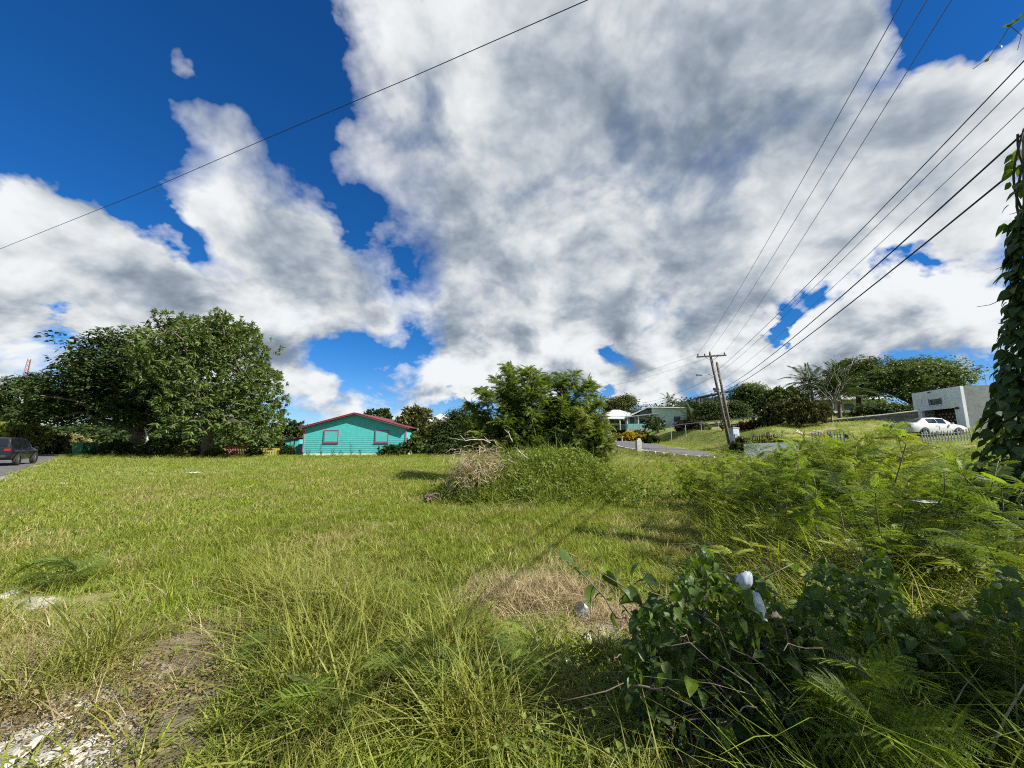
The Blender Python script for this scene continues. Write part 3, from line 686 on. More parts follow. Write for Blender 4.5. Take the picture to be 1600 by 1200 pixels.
# scrub on the bank beyond the left-hand street
shrub('bank_scrub', 'yellow green scrub above the dark car', 22, 668, 40, 26, 42, YGREEN, 55, n=420, group='scrub on the left bank', scl=(1., 1.7))
shrub('bank_scrub', 'dull green scrub on the bank under the roadside tree', 72, 680, 30, 16, 46, OLIVE, 56, n=260, group='scrub on the left bank', scl=(1., 1.7))
shrub('bank_scrub', 'pale dry scrub between the car and the green bin', 110, 690, 22, 14, 50, leafmat('pale_scrub_leaf', (.13, .12, .05), (.26, .24, .11), .25), 57, n=260, group='scrub on the left bank', scl=(1., 1.7))
# growth along the far fence under the big trees
for k, (px, py, hw, hh, Y, m, lb) in enumerate((
    (262, 692, 22, 15, 38, MIDLEAF, 'leafy shrub under the feathery tree, beside its trunk'),
    (232, 698, 18, 11, 38.5, DARKLEAF, 'dark low shrub left of the pale forked branch'),
    (180, 698, 20, 12, 39, DARKLEAF, 'dark brush heaped beside the green bin'),
    (296, 700, 16, 9, 37.5, OLIVE, 'dull weedy shrub at the foot of the feathery tree'),
    (338, 706, 10, 4, 37.5, MIDLEAF, 'low weeds in front of the red slatted fence'),
    (396, 706, 8, 4, 38, DARKLEAF, 'low dark weeds between the red fence and the yellow pallet'),
    (448, 704, 10, 7, 39, DARKLEAF, 'dark weeds right of the yellow pallet'))):
    shrub('fence_line_shrub', lb, px, py, hw, hh, Y, m, 60+k, n=200, group='shrubs along the far edge of the lot')
shrub('house_shrub', 'dark weedy shrub at the right corner of the turquoise house', 612, 702, 20, 8, 38, DARKLEAF, 70, n=230, scl=(.6, 1.))
shrub('house_shrub', 'low green shrub past the right corner of the turquoise house', 648, 692, 20, 16, 39, MIDLEAF, 71, n=200, scl=(.6, 1.))
shrub('house_shrub', 'dark low shrub under the broadleaf tree', 695, 700, 30, 8, 38, DARKLEAF, 72, n=260, scl=(.6, 1.1))
# thin weeds standing before the house wall
for k, px in enumerate((501, 519, 532, 549, 565, 482)):
    b0 = on(px, 710, 37.6+.1*k); g = np.random.default_rng(80+k); h = (1.3, 1.0, .7, 1.5, .6, .8)[k]
    root = thing('tall_weed', ('thin dark weed at the left window of the turquoise house', 'leaning weed right below the left window', 'short weed left of the middle of the turquoise wall',
        'tallest thin weed, before the middle of the turquoise wall', 'short weed right of the tallest one at the turquoise wall', 'short weed by the left corner of the turquoise wall')[k], 'weed', b0, 0, 'weeds before the turquoise wall')
    mb = MB(); tips = []
    for s in range(3):
        e = np.array([g.normal(0, .14), g.normal(0, .08), h*g.uniform(.6, 1)]); tips.append(limb(mb, (0, 0, -.05), e, .016, .006, g, 5, 0, 4))
    mb.build('stem', BARK_DARK, root); t = np.vstack(tips); t = t[t[:, 2] > .15]
    pr_ = np.repeat(t, 5, 0)+g.normal(0, .05, (len(t)*5, 3)); Vv, Ff, Tt = leaf_set(pr_, g.normal(0, 1, (len(pr_), 3)), .13, .06, g)
    link('foliage', quads_mesh('foliage', Vv, Ff, DARKLEAF, Tt), root)

# ------------------------------------------------------------------ palms and the bare tree on the slope
def palm_frond(L, seed, droop, nl=22):
    g = np.random.default_rng(seed); t = np.linspace(0, 1, 9)
    cx = np.stack([0*t, L*t*(1-.18*droop*t*t), L*(.30*t-(.25+.55*droop)*t**2.2)], 1)
    w = .035*(1-.8*t)[:, None]*np.array([1, 0, 0]); parts = [(np.concatenate([cx+w, cx-w]), np.array([[i, i+1, i+10, i+9] for i in range(8)]), np.full(18, .8))]
    u = np.linspace(.15, .99, nl); pc = np.stack([np.interp(u, t, cx[:, k]) for k in range(3)], 1)
    for s in (-1, 1):
        ax = np.stack([s*(1-.4*u), .55+.5*u, -.35-.5*u+g.normal(0, .12, nl)], 1)
        parts.append(leaf_set(pc, ax, L*.30*(1-.55*np.abs(u-.4)), .07, g, fold=.1, jit=0))
    return merge(parts)
def palm(name, label, base, trunk_h, L, nf, seed, lean=(0, 0), up=.35, mat=None):
    g = np.random.default_rng(seed); root = thing(name, label, 'palm tree', base)
    mb = MB(); t = np.linspace(0, 1, 9); p = np.stack([lean[0]*t**1.5, lean[1]*t**1.5, trunk_h*t-.1], 1)
    mb.tube(p, [.19-.07*a+(.015 if i % 2 else 0) for i, a in enumerate(t)], 8); mb.build('trunk', BARK, root, True)
    ms = [quads_mesh('frond', *palm_frond(L, seed+k, d_)[:2], mat or PALM, palm_frond(L, seed+k, d_)[2]) for k, d_ in enumerate((.3, .7, 1.1))]
    for k in range(nf):
        a = k*2.399+g.uniform(-.2, .2); el = up+.9-1.6*(k/nf)
        o = link('frond', ms[min(2, int(3*k/nf))], root, tuple(p[-1]), (el, 0, a), g.uniform(.85, 1.1))
b0 = on(1276, 655, 39); palm('palm_tree', 'tall palm with drooping dark fronds left of the bare tree', b0, P(1276, 600, 39).z-b0.z, 2.5, 30, 90, (-.3, 0), .35, MATS.get('deep_palm_leaf') or leafmat('deep_palm_leaf', (.02, .04, .012), (.06, .09, .025), .25))
b0 = on(1312, 650, 39); palm('palm_tree', 'upright palm with long stiff fronds behind the bare tree', b0, P(1312, 618, 39).z-b0.z, 3.5, 40, 95, (.2, 0), .8, leafmat('deep_palm_leaf', (.02, .04, .012), (.06, .09, .025), .25))
b0 = on(1047, 655, 96); palm('palm_tree', 'distant palm rising behind the mint house', b0, P(1047, 630, 96).z-b0.z, 3.2, 16, 100, (.2, 0), .5)
b0 = on(1080, 668, 56); palm('palm_tree', 'short bushy palm at the right corner of the mint house', b0, 1.6, 2.6, 20, 105, (.1, 0), .5, leafmat('deep_palm_leaf', (.02, .04, .012), (.06, .09, .025), .25))
b0 = on(1028, 672, 64); palm('palm_tree', 'small palm beside the mint veranda', b0, .9, 2.0, 14, 110, (0, 0), .5, MATS['deep_palm_leaf'])
b0 = on(1302, 656, 37.5); g = np.random.default_rng(120); root = thing('bare_tree', 'leafless pale tree with forked branches in front of the palms', 'tree', b0)
mb = MB(); fork = np.array([.1, 0, P(1302, 628, 37.5).z-b0.z]); limb(mb, (0, 0, -.2), fork, .08, .06, g, 5, 0, 7)
for (px, py) in ((1275, 580), (1288, 592), (1300, 570), (1312, 556), (1330, 590), (1342, 604), (1268, 600), (1320, 575), (1354, 618), (1334, 560)):
    e = P(px, py, 37.5+g.uniform(-.6, .6)); e = np.array(e)-np.array(b0); pp = limb(mb, fork, e, .04, .012, g, 7, .03, 5)
    for q in range(4):
        s = pp[g.integers(3, 6)]; limb(mb, s, s+(e-fork)*.25+g.normal(0, .35, 3), .014, .006, g, 4, .05, 4)
mb.build('branches', solid('grey_bark', (.27, .25, .21), .9, .3, 6), root, True)

# ------------------------------------------------------------------ big feathery shrub in the middle of the lot
def stemmed(name, label, base, tips, mat, seed, frond, per=26, r0=.03, start=.35, scl=(.8, 1.3), bark=None, cat='shrub', group=None, droop=.35, sag=.08):
    """many-stemmed shrub with pinnate leaves along the upper stems"""
    g = np.random.default_rng(seed); root = thing(name, label, cat, base, 0, group); mb = MB(); pos = []; ax = []
    for e in tips:
        o = np.array([g.normal(0, .25), g.normal(0, .25), -.1])*min(1, r0*30); pp = limb(mb, o, e, r0*g.uniform(.7, 1.2), r0*.2, g, 9, sag, 5)
        tt = start+(1-start)*g.uniform(0, 1, per)**.7; q = np.stack([np.interp(tt*8, np.arange(9), pp[:, k]) for k in range(3)], 1)
        a = g.uniform(0, 6.28, per); d_ = unit(np.array(e)-o)
        pos.append(q); ax.append(np.stack([np.cos(a), np.sin(a), 0*a+g.normal(.3, .5, per)], 1)+d_*g.uniform(.1, .9, per)[:, None])
    mb.build('stem', bark or BARK, root, True); pos = np.vstack(pos); ax = np.vstack(ax); parts = []; wh = g.integers(0, len(frond), len(pos))
    for w in range(len(frond)):
        s = wh == w; parts.append(stamp(frond[w], pos[s], frames(ax[s], None, g), g.uniform(scl[0], scl[1], s.sum()), g))
    Vv, Ff, Tt = merge(parts); link('foliage', quads_mesh('foliage', Vv, Ff, mat, Tt), root); return root
FEA = [feather(7, .30, .12, .03, d_, s) for s, d_ in ((1, .7), (2, 1.1), (3, 1.5))]
b0 = on(832, 700, 15.2); g = np.random.default_rng(130); tips = []
for (px, py) in ((770, 590), (792, 575), (806, 566), (822, 572), (838, 588), (856, 580), (872, 584), (890, 578), (905, 592), (920, 604), (932, 622), (745, 612), (732, 630), (724, 655), (938, 650), (940, 672),
                 (760, 640), (790, 620), (820, 612), (850, 620), (880, 620), (905, 640), (740, 672), (770, 672), (800, 655), (835, 650), (870, 655), (900, 668), (925, 680), (735, 690), (780, 690), (850, 685), (820, 640), (890, 640)):
    
    for _ in range(2): e = P(px+g.normal(0, 9), py+abs(g.normal(0, 7)), 15.2+g.uniform(-1.5, 1.6)); tips.append(np.array(e)-np.array(b0))
stemmed('feathery_shrub', 'big feathery green shrub behind the brush mound in mid lot', b0, tips, LEUC, 131, FEA, 190, .026, .10, (.75, 1.3))
b0 = on(930, 706, 14); g = np.random.default_rng(132); tips = [np.array(P(px, py, 14+g.uniform(-.6, .6)))-np.array(b0) for px, py in ((905, 640), (922, 632), (940, 645), (950, 665), (955, 685), (915, 665), (935, 672), (900, 690), (925, 690), (948, 695))]
stemmed('feathery_shrub', 'yellower feathery shrub at the right foot of the big one', b0, tips, leafmat('light_pinnate_leaf', (.10, .14, .03), (.19, .23, .06), .4), 133, FEA, 90, .02, .15, (.8, 1.3))
# ------------------------------------------------------------------ turquoise house
TEAL = solid('turquoise_paint', (.07, .42, .405), .65, .08, 2.5, .1, 60, dirt=(.06, .26, .24), dirt_amt=.4, streak=True)
TEAL_S = solid('turquoise_shutter_paint', (.08, .42, .40), .55, .06, 2.5)
PINK = solid('crimson_trim_paint', (.20, .025, .055), .6, .12, 3, dirt=(.30, .08, .11), dirt_amt=.4)
PINK_L = solid('faded_pink_paint', (.33, .11, .18), .6, .12, 3)
ROOFR = solid('maroon_metal_roof', (.12, .025, .035), .8, .2, 1.5, dirt=(.1, .06, .05), dirt_amt=.5)
WHITEW = solid('white_limewash', (.70, .71, .68), .9, .1, 3, .3, 40, dirt=(.35, .33, .28), dirt_amt=.6)
yf = 39.0; xl = P(474, 700, yf).x; xr = P(633, 700, yf).x; zb = hz((xl+xr)/2, yf)-.05
ze = P(474, 668, yf).z-zb; za = P(561, 643.5, yf-.4).z-zb; hw = (xr-xl)/2; depth = 8.
house = thing('turquoise_house', 'turquoise wooden house with crimson roof edge and two shuttered windows', 'house', ((xl+xr)/2, yf, zb))
rise = za-.18-ze
mb = MB(); mb.prism([(-hw+.03, .0), (hw-.03, .0), (hw-.03, .42), (-hw+.03, .42)], .03, depth); mb.build('foundation', WHITEW, house)
mb = MB(); mb.prism([(-hw+.03, .42), (hw-.03, .42), (hw-.03, ze), (0, ze+rise), (-hw+.03, ze)], .03, depth-.03); wall = mb.build('wall', TEAL, house)
z = .40; k = 0
def half_at(z): return hw-.002 if z <= ze else max(0, (hw)*(1-(z-ze)/rise))
while z < ze+rise-.06:
    z1 = min(z+.205, ze+rise-.01); w0, w1 = half_at(z), half_at(z1)
    if z < ze < z1: w1 = half_at(z1)
    bb = MB(); f0, f1 = -.014, .004          # lower edge stands proud of the board below
    bb.add([(-w0, f0, z), (w0, f0, z), (w1, f1, z1+.004), (-w1, f1, z1+.004), (-w0, .028, z), (w0, .028, z), (w1, .028, z1+.004), (-w1, .028, z1+.004)],
           [(0, 1, 2, 3), (0, 4, 5, 1), (1, 5, 6, 2), (2, 6, 7, 3), (3, 7, 4, 0), (4, 7, 6, 5)]); bb.build('siding_board', TEAL, wall); z = z1; k += 1
for s in (-1, 1): MB().box((s*(hw+.02), .02, .42+(ze-.42)/2), (.13, .14, ze-.42), bev=.01).build('corner_board', PINK_L, house)
rf = MB(); ov = .45; side_ov = .42; sl = rise/hw; 
for s in (-1, 1):
    rf.prism([(0, ze+rise+.12), (s*(hw+side_ov), ze-sl*side_ov+.12), (s*(hw+side_ov), ze-sl*side_ov+.07), (0, ze+rise+.07)], -ov-.0, depth+.4)
roof = rf.build('roof', ROOFR, house)
for s in (-1, 1):
    fb = MB(); fb.prism([(0, ze+rise+.10), (s*(hw+side_ov), ze-sl*side_ov+.10), (s*(hw+side_ov), ze-sl*side_ov-.05), (0, ze+rise-.05)], -ov-.035, -ov-.003); fb.build('fascia_board', PINK, roof)
    fb = MB(); fb.prism([(0, ze+rise+.13), (s*(hw+side_ov+.02), ze-sl*side_ov+.125), (s*(hw+side_ov+.02), ze-sl*side_ov+.095), (0, ze+rise+.1)], -ov-.06, -ov-.037); fb.build('drip_edge', PINK_L, roof)
def house_window(px, w, leaves):
    cx = P(px, 682, yf).x-(xl+xr)/2; cz = P(px, 682, yf).z-zb; h = 1.18
    win = MB().box((cx, -.03, cz), (w, .03, h)).build('window', TEAL_S, house)
    for dx, dz, sx, sz in ((0, h/2, w+.08, .08), (0, -h/2, w+.08, .08), (-w/2, 0, .08, h-.08), (w/2, 0, .08, h-.08)): MB().box((cx+dx, -.045, cz+dz), (sx, .055, sz), bev=.006).build('frame', solid('mauve_trim_paint', (.26, .07, .14), .6, .15, 4), win)
    lw = (w-.14)/leaves
    for q in range(leaves): MB().box((cx-w/2+.07+lw*(q+.5), -.055, cz), (lw-.015, .02, h-.16), bev=.004).build('shutter', TEAL_S, win)
    MB().box((cx, -.07, cz-h/2-.07), (w+.2, .09, .03)).build('sill', PINK_L, win)
house_window(517.5, 1.42, 2); house_window(596.5, 1.28, 1)
for k in range(5): MB().box((-hw+1.2+k*2.0, -.012, .2), (.28, .03, .14), bev=.01).build('foundation_vent', CONCRETE, house)

# ------------------------------------------------------------------ clutter along the far fence
def slat_fence(name, label, px0, px1, Y, ztop, mat, nsl, cat='fence', gap=.35, rails=2, base_lift=0., rnd=0, thick=.022):
    a = on(px0, 706, Y); b_ = on(px1, 706, Y); L = (b_-a).length; root = thing(name, label, cat, a, math.atan2(b_.y-a.y, b_.x-a.x)); g = random.Random(nsl)
    w = L/nsl*(1-gap); me = MB().box((0, 0, 0), (w, thick, ztop-base_lift), bev=.004).mesh('slat', mat)
    for k in range(nsl):
        x = L*(k+.5)/nsl; link('slat', me, root, (x, 0, base_lift+(ztop-base_lift)/2+g.uniform(-rnd, rnd)), (g.uniform(-.02, .02), g.uniform(-.4, .4)*rnd, 0))
    for q in range(rails): MB().box((L/2, thick*1.6, base_lift+(ztop-base_lift)*(.22+.56*q)), (L, thick*1.6, .07), bev=.004).build('rail', mat, root)
    return root
REDP = solid('red_fence_paint', (.55, .05, .10), .7, .25, 4, dirt=(.2, .1, .09), dirt_amt=.5)
YELP = solid('yellow_pallet_paint', (.52, .36, .06), .75, .2, 4, dirt=(.3, .22, .1), dirt_amt=.5)
slat_fence('slatted_fence', 'crimson slatted fence panel seen under the feathery tree', 352, 386, 38.6, 1.05, REDP, 13, rnd=.01)
slat_fence('slatted_fence', 'dull red low slatted panel right of the yellow pallet', 438, 455, 40.5, 1.0, solid('dull_red_paint', (.24, .07, .06), .8, .25, 4), 8, rnd=.01)
slat_fence('wooden_pallet', 'yellow slatted pallet standing left of the turquoise house', 404, 437, 38.4, .85, YELP, 8, 'pallet', gap=.55, rnd=.02)
slat_fence('slatted_fence', 'dark red fence panel behind the tree trunk, with a pale top', 298, 328, 38.8, .85, solid('dark_red_paint', (.16, .03, .035), .8, .25, 4), 11, rnd=.01)
# green bin
b0 = on(131, 712, 38.5); binr = thing('green_bin', 'dark green metal waste container at the left end of the tree line', 'bin', b0, .25)
GRN = solid('green_container_paint', (.012, .10, .035), .5, .2, 3, dirt=(.05, .06, .03), dirt_amt=.4)
mb = MB(); mb.prism([(-.35, .12), (.35, .12), (.42, 1.35), (-.42, 1.35)], -.9, .9); body = mb.build('body', GRN, binr)
for s in (-.6, 0, .6): MB().box((0, s, .7), (.86, .05, 1.1), bev=.01).build('rib', GRN, body)
MB().box((0, 0, 1.385), (.92, 1.88, .06), bev=.02).build('lid', GRN, binr)
for sx in (-.28, .28):
    for sy in (-.75, .75): MB().tube([(sx-.03, sy, .06), (sx+.03, sy, .06)], .08, 10).build('wheel', solid('black_rubber', (.02, .02, .02), .8), binr)
# pale forked branch leaning in the shade
b0 = on(229, 700, 38); root = thing('forked_branch', 'pale bare forked branch standing in the tree shade', 'branch', b0); g = np.random.default_rng(5); mb = MB()
f = P(229, 676, 38)-b0; limb(mb, (0, 0, -.1), f, .10, .09, g, 5, 0, 6); limb(mb, f, P(226, 667, 38)-b0, .08, .04, g, 4, 0, 6); limb(mb, f, P(238, 668, 38)-b0, .06, .03, g, 4, 0, 6); mb.build('wood', solid('bleached_wood', (.55, .5, .42), .9, .2, 6, .4), root, True)
# white appliance, blue tarpaulin, scrap boards and stacked timber
WHP = solid('white_enamel', (.75, .76, .75), .35, .05, 3, dirt=(.4, .36, .3), dirt_amt=.5)
b0 = on(361, 707, 39.5); root = thing('white_cooler', 'white box shaped cooler on the ground before the crimson fence', 'cooler', b0, .1)
MB().box((0, 0, .28), (.9, .5, .5), bev=.03).build('body', WHP, root); MB().box((0, 0, .57), (.94, .54, .09), bev=.03).build('lid', WHP, root); MB().box((0, -.275, .42), (.3, .05, .05), bev=.01).build('handle', WHP, root)
b0 = on(378, 707, 39.3); root = thing('scrap_table', 'low pale table with a dark top in front of the crimson fence', 'table', b0, 0)
MB().box((0, 0, .5), (1.5, .6, .05), bev=.01).build('top', CONCRETE, root)
for sx in (-.68, .68):
    for sy in (-.24, .24): MB().box((sx, sy, .237), (.06, .06, .476)).build('leg', CONCRETE, root)
b0 = on(427, 708, 38.6); tb_ = MB(); g = np.random.default_rng(9); n = 9
for i in range(n):
    for j in range(n):
        u, v = i/(n-1), j/(n-1); hgt = .28*math.sin(math.pi*u)*math.sin(math.pi*v)+g.uniform(0, .06); tb_.v.append((1.8*(u-.5), .9*(v-.5), hgt))
tb_.f = [(i*n+j, (i+1)*n+j, (i+1)*n+j+1, i*n+j+1) for i in range(n-1) for j in range(n-1)]; tb_.m = [0]*len(tb_.f)
o = tb_.build('tarpaulin', solid('faded_teal_tarp', (.06, .28, .27), .5, .3, 5), None, True); o.location = b0; tag(o, 'crumpled blue green tarpaulin on the ground beside the yellow pallet', 'tarpaulin')
b0 = on(160, 690, 40.5); root = thing('timber_stack', 'pale boards stacked on a heap behind the green bin', 'timber', b0, .05)
g = random.Random(3); WOODP = solid('weathered_board', (.42, .35, .24), .85, .25, 5, .3, 40)
MB().box((0, .1, .5), (3.0, .9, 1.0), bev=.05).build('crate', BARK_DARK, root)
for k in range(7): MB().box((g.uniform(-.3, .3), -.4+.14*k, 1.03+.045*(k % 2)), (3.2, .13, .04), rz=g.uniform(-.04, .04)).build('board', WOODP, root)
b0 = on(462, 708, 43); shed = thing('turquoise_shed', 'small turquoise shed behind the left corner of the house', 'shed', b0)
MB().box((0, 0, .85), (1.5, 1.6, 1.7)).build('wall', TEAL, shed); MB().prism([(-.9, 1.66), (.9, 1.86), (.9, 1.92), (-.9, 1.72)], -1., 1.).build('roof', ROOFR, shed); MB().box((.2, -.82, .75), (.7, .04, 1.5)).build('door', TEAL_S, shed)
b0 = on(458, 709, 40); MB().tube([(0, 0, -.1), (.03, 0, 1.5)], .055, 7).build('fence_post', BARK).location = b0; tag(bpy.data.objects['fence_post'], 'weathered fence post near the left corner of the turquoise house', 'post')
# red and white mast far behind
b0 = on(16, 690, 120); mast = thing('lattice_mast', 'red and white lattice mast rising behind the far left tree', 'mast', (b0.x, b0.y, b0.z))
ztop = P(24, 561, 120).z-b0.z; zc = P(18, 600, 120).z-b0.z; MR = solid('mast_red', (.26, .12, .11), .7); MW = solid('mast_white', (.75, .75, .75), .6)
for lo, hi, m in ((0, zc*.55, MR), (zc*.55, zc, MW), (zc, ztop, MR)):
    mb = MB(); w0, w1 = 1.1-.7*lo/ztop, 1.1-.7*hi/ztop
    for k in range(3):
        a = 2.09*k; a2 = 2.09*(k+1); mb.tube([(w0*math.cos(a), w0*math.sin(a), lo), (w1*math.cos(a), w1*math.sin(a), hi)], .09, 5)
        nb = 6
        for q in range(nb):
            z0 = lo+(hi-lo)*q/nb; z1 = lo+(hi-lo)*(q+1)/nb; wa = w0+(w1-w0)*q/nb; wb = w0+(w1-w0)*(q+1)/nb
            mb.tube([(wa*math.cos(a), wa*math.sin(a), z0), (wb*math.cos(a2), wb*math.sin(a2), z1)], .07, 4)
    mb.build('mast_section', m, mast)
mast.rotation_euler = (0, .06, 0)

# ------------------------------------------------------------------ cars
RUBBER = solid('black_rubber', (.02, .02, .02), .8); RIM = solid('alloy', (.55, .56, .58), .3, .05, metal=.9); GLASS = glassmat('car_glass', (.012, .014, .017), .05)
def carpaint(name, col, rough=.25, coat=.6):
    m, b, out = mat_new(name); pr = b.n('ShaderNodeBsdfPrincipled'); tc = b.n('ShaderNodeTexCoord').outputs['Object']
    c = b.mix(b.ss(b.noise(tc, 2.5, 5, .6), .45, .8, 0, .35), col, tuple(x*.8+.004 for x in col)); b.put(pr.inputs['Base Color'], c)
    b.put(pr.inputs['Roughness'], b.ss(b.noise(tc, 6, 4), .3, .7, rough, rough+.15)); pr.inputs['Coat Weight'].default_value = coat; pr.inputs['Coat Roughness'].default_value = .08
    b.put(out.inputs[0], pr.outputs[0]); return m
def car(name, label, base, rz, st, paint, wheels, wr, tail, lights=True, pitch=0., group=None):
    """st: stations from rear to front: (x, z_low, z_mid, z_shoulder, z_top, w_low, w_mid, w_shoulder, w_top, cabin flag)"""
    root = thing(name, label, 'car', base, rz, group); root.rotation_euler = (0, pitch, rz); mb = MB(); n = len(st); vs = []
    for (x, z0, z1, z2, z3, w0, w1, w2, w3, cb) in st:
        half = [(w0*.8, z0), (w0, z0+.05), (w1, z1), (w2, z2), (w2-.015, z2+.02), (w3, z3-.03), (w3-.08, z3), (0, z3+.025)]
        ring = [(x, -y, z) for y, z in half]+[(x, y, z) for y, z in half[-2::-1]]; vs += ring
    m = 15; fs = [(i*m+k, i*m+k+1, (i+1)*m+k+1, (i+1)*m+k) for i in range(n-1) for k in range(m-1)]
    fs += [(i*m+m-1, i*m, (i+1)*m, (i+1)*m+m-1) for i in range(n-1)]; fs += [tuple(range(m-1, -1, -1)), tuple((n-1)*m+k for k in range(m))]
    mb.add(vs, fs); bodyo = mb.build('body', paint, root, True)
    md = bodyo.modifiers.new('edge', 'EDGE_SPLIT'); md.split_angle = R(38)
    def pt(i, s, u):                                            # point on the cabin side between shoulder (0) and roof edge (1)
        x, z0, z1, z2, z3, w0, w1, w2, w3, cb = st[i]; return Vector((x, s*(w2-.015+(w3-w2+.015)*u+.006), z2+.02+(z3-.05-z2)*u))
    cab = [i for i in range(n) if st[i][9]]
    for s in (-1, 1):
        for a, c in zip(cab[:-1], cab[1:]):
            q = [pt(a, s, .08), pt(c, s, .08), pt(c, s, .93), pt(a, s, .93)]; ctr = sum(q, Vector())/4; q = [ctr+(p-ctr)*.95+Vector((0, s*.006, 0)) for p in q]
            MB().add(q, [(0, 1, 2, 3) if s < 0 else (3, 2, 1, 0)]).build('side_window', GLASS, root)
    for a, c, nm in ((cab[0]-1, cab[0], 'rear_window'), (cab[-1]+1, cab[-1], 'windscreen')):
        A, Cc = st[a], st[c]; d_ = -1 if nm == 'rear_window' else 1
        q = [Vector((A[0]+d_*.012, -A[8]*.9, A[4]+.02)), Vector((A[0]+d_*.012, A[8]*.9, A[4]+.02)), Vector((Cc[0]+d_*.012, Cc[8]*.86, Cc[4]+.012)), Vector((Cc[0]+d_*.012, -Cc[8]*.86, Cc[4]+.012))]
        ctr = sum(q, Vector())/4; MB().add([ctr+(p-ctr)*.93+Vector((d_*.012, 0, .014)) for p in q], [(0, 1, 2, 3) if d_ > 0 else (3, 2, 1, 0)]).build(nm, GLASS, root)
    wy = max(r[6] for r in st)
    ty = MB(); prof = [(wr*.62, .1), (wr*.93, .11), (wr, .07), (wr, -.07), (wr*.93, -.11), (wr*.62, -.1)]; N = 22
    for k in range(N): ty.v += [(r*math.cos(2*math.pi*k/N), y, r*math.sin(2*math.pi*k/N)) for r, y in prof]
    ty.f = [(k*6+j, ((k+1) % N)*6+j, ((k+1) % N)*6+j+1, k*6+j+1) for k in range(N) for j in range(5)]; ty.m = [0]*len(ty.f); tyre = ty.mesh('tyre', RUBBER, True)
    rm = MB(); rm.tube([(0, -.085, 0), (0, .06, 0)], wr*.2, 10)
    for k in range(5):
        a = 2*math.pi*k/5; rm.box((math.cos(a)*wr*.4, -.07, math.sin(a)*wr*.4), (wr*.5, .03, wr*.15), rot=Matrix.Rotation(-a, 3, 'Y'))
    rm.tube([(0, -.05, 0), (0, -.02, 0)], wr*.62, 20); rim = rm.mesh('rim', RIM)
    ar = MB(); N2 = 14                                           # dark wheel-arch liner
    ar.add([(0, 0, 0)]+[((wr+.06)*math.cos(math.pi*k/N2), 0, (wr+.06)*math.sin(math.pi*k/N2)-.0) for k in range(N2+1)]+[((wr+.06), 0, -.16), (-(wr+.06), 0, -.16)], [(0, k+1, k+2) for k in range(N2)]+[(0, 1, N2+2), (0, N2+3, N2+1), (0, N2+2, N2+3)]); arch = ar.mesh('wheel_arch', RUBBER)
    for x in wheels:
        for s in (-1, 1):
            w = link('wheel', tyre, root, (x, s*(wy-.06), wr), (0, 0, 0 if s < 0 else math.pi)); link('rim', rim, w)
            link('wheel_arch', arch, root, (x, s*(wy+.004), wr))
    r0, r1 = st[0], st[-1]; TAIL = solid('tail_lamp_red', (.25, .01, .012), .2); LAMP = solid('lamp_clear', (.7, .72, .74), .15)
    for s in (-1, 1):
        MB().box((r0[0]+.04, s*(r0[7]-.16), tail), (.12, .3, .17), bev=.03).build('tail_light', TAIL, root)
        MB().box((r1[0]-.12, s*(r1[7]-.16), r1[3]-.02), (.2, .3, .13), bev=.03).build('headlight', LAMP, root)
        MB().box((st[cab[-1]][0]+.25, s*(wy+.10), st[cab[-1]][3]+.07), (.12, .2, .14), bev=.03).build('mirror', paint, root)
        for a in cab[1:-1]:
            x = st[a][0]; MB().box((x, s*(wy+.002), (st[a][2]+st[a][3])/2), (.012, .012, (st[a][3]-st[a][1])*.75)).build('door_gap', RUBBER, root)
            MB().box((x-.16, s*(wy-.0), st[a][3]-.10), (.18, .05, .03), bev=.01).build('door_handle', paint, root)
    MB().box((r0[0]-.012, 0, tail-.10), (.02, .5, .14), bev=.005).build('number_plate', WHP, root)
    MB().box((r0[0]+.0, 0, r0[1]+.08), (.08, r0[5]*1.8, .16), bev=.03).build('bumper', RUBBER if tail > .9 else paint, root)
    return root
# white saloon in front of the garage
bx = P(1452, 680, 30.5); gz_ = hz(bx.x, bx.y)
sed = [(-2.4, .45, .62, .86, 1.02, .70, .78, .76, .66, 0), (-2.25, .30, .60, .90, 1.06, .80, .86, .83, .70, 0), (-1.65, .28, .60, .92, 1.07, .84, .90, .87, .72, 0), (-1.0, .26, .60, .93, 1.40, .85, .91, .88, .60, 1), (-.2, .26, .60, .92, 1.46, .85, .91, .88, .62, 1),
       (.55, .26, .60, .91, 1.42, .85, .91, .88, .60, 1), (1.25, .26, .58, .88, .99, .85, .90, .86, .72, 0), (1.95, .28, .55, .80, .90, .83, .88, .82, .68, 0), (2.35, .30, .50, .68, .78, .74, .80, .74, .6, 0), (2.45, .36, .48, .62, .70, .62, .70, .66, .52, 0)]
car('white_car', 'white saloon car parked in front of the flat roofed building', (bx.x, bx.y, gz_-.02), R(5), sed, carpaint('white_car_paint', (.52, .53, .53)), (-1.42, 1.42), .32, .78)
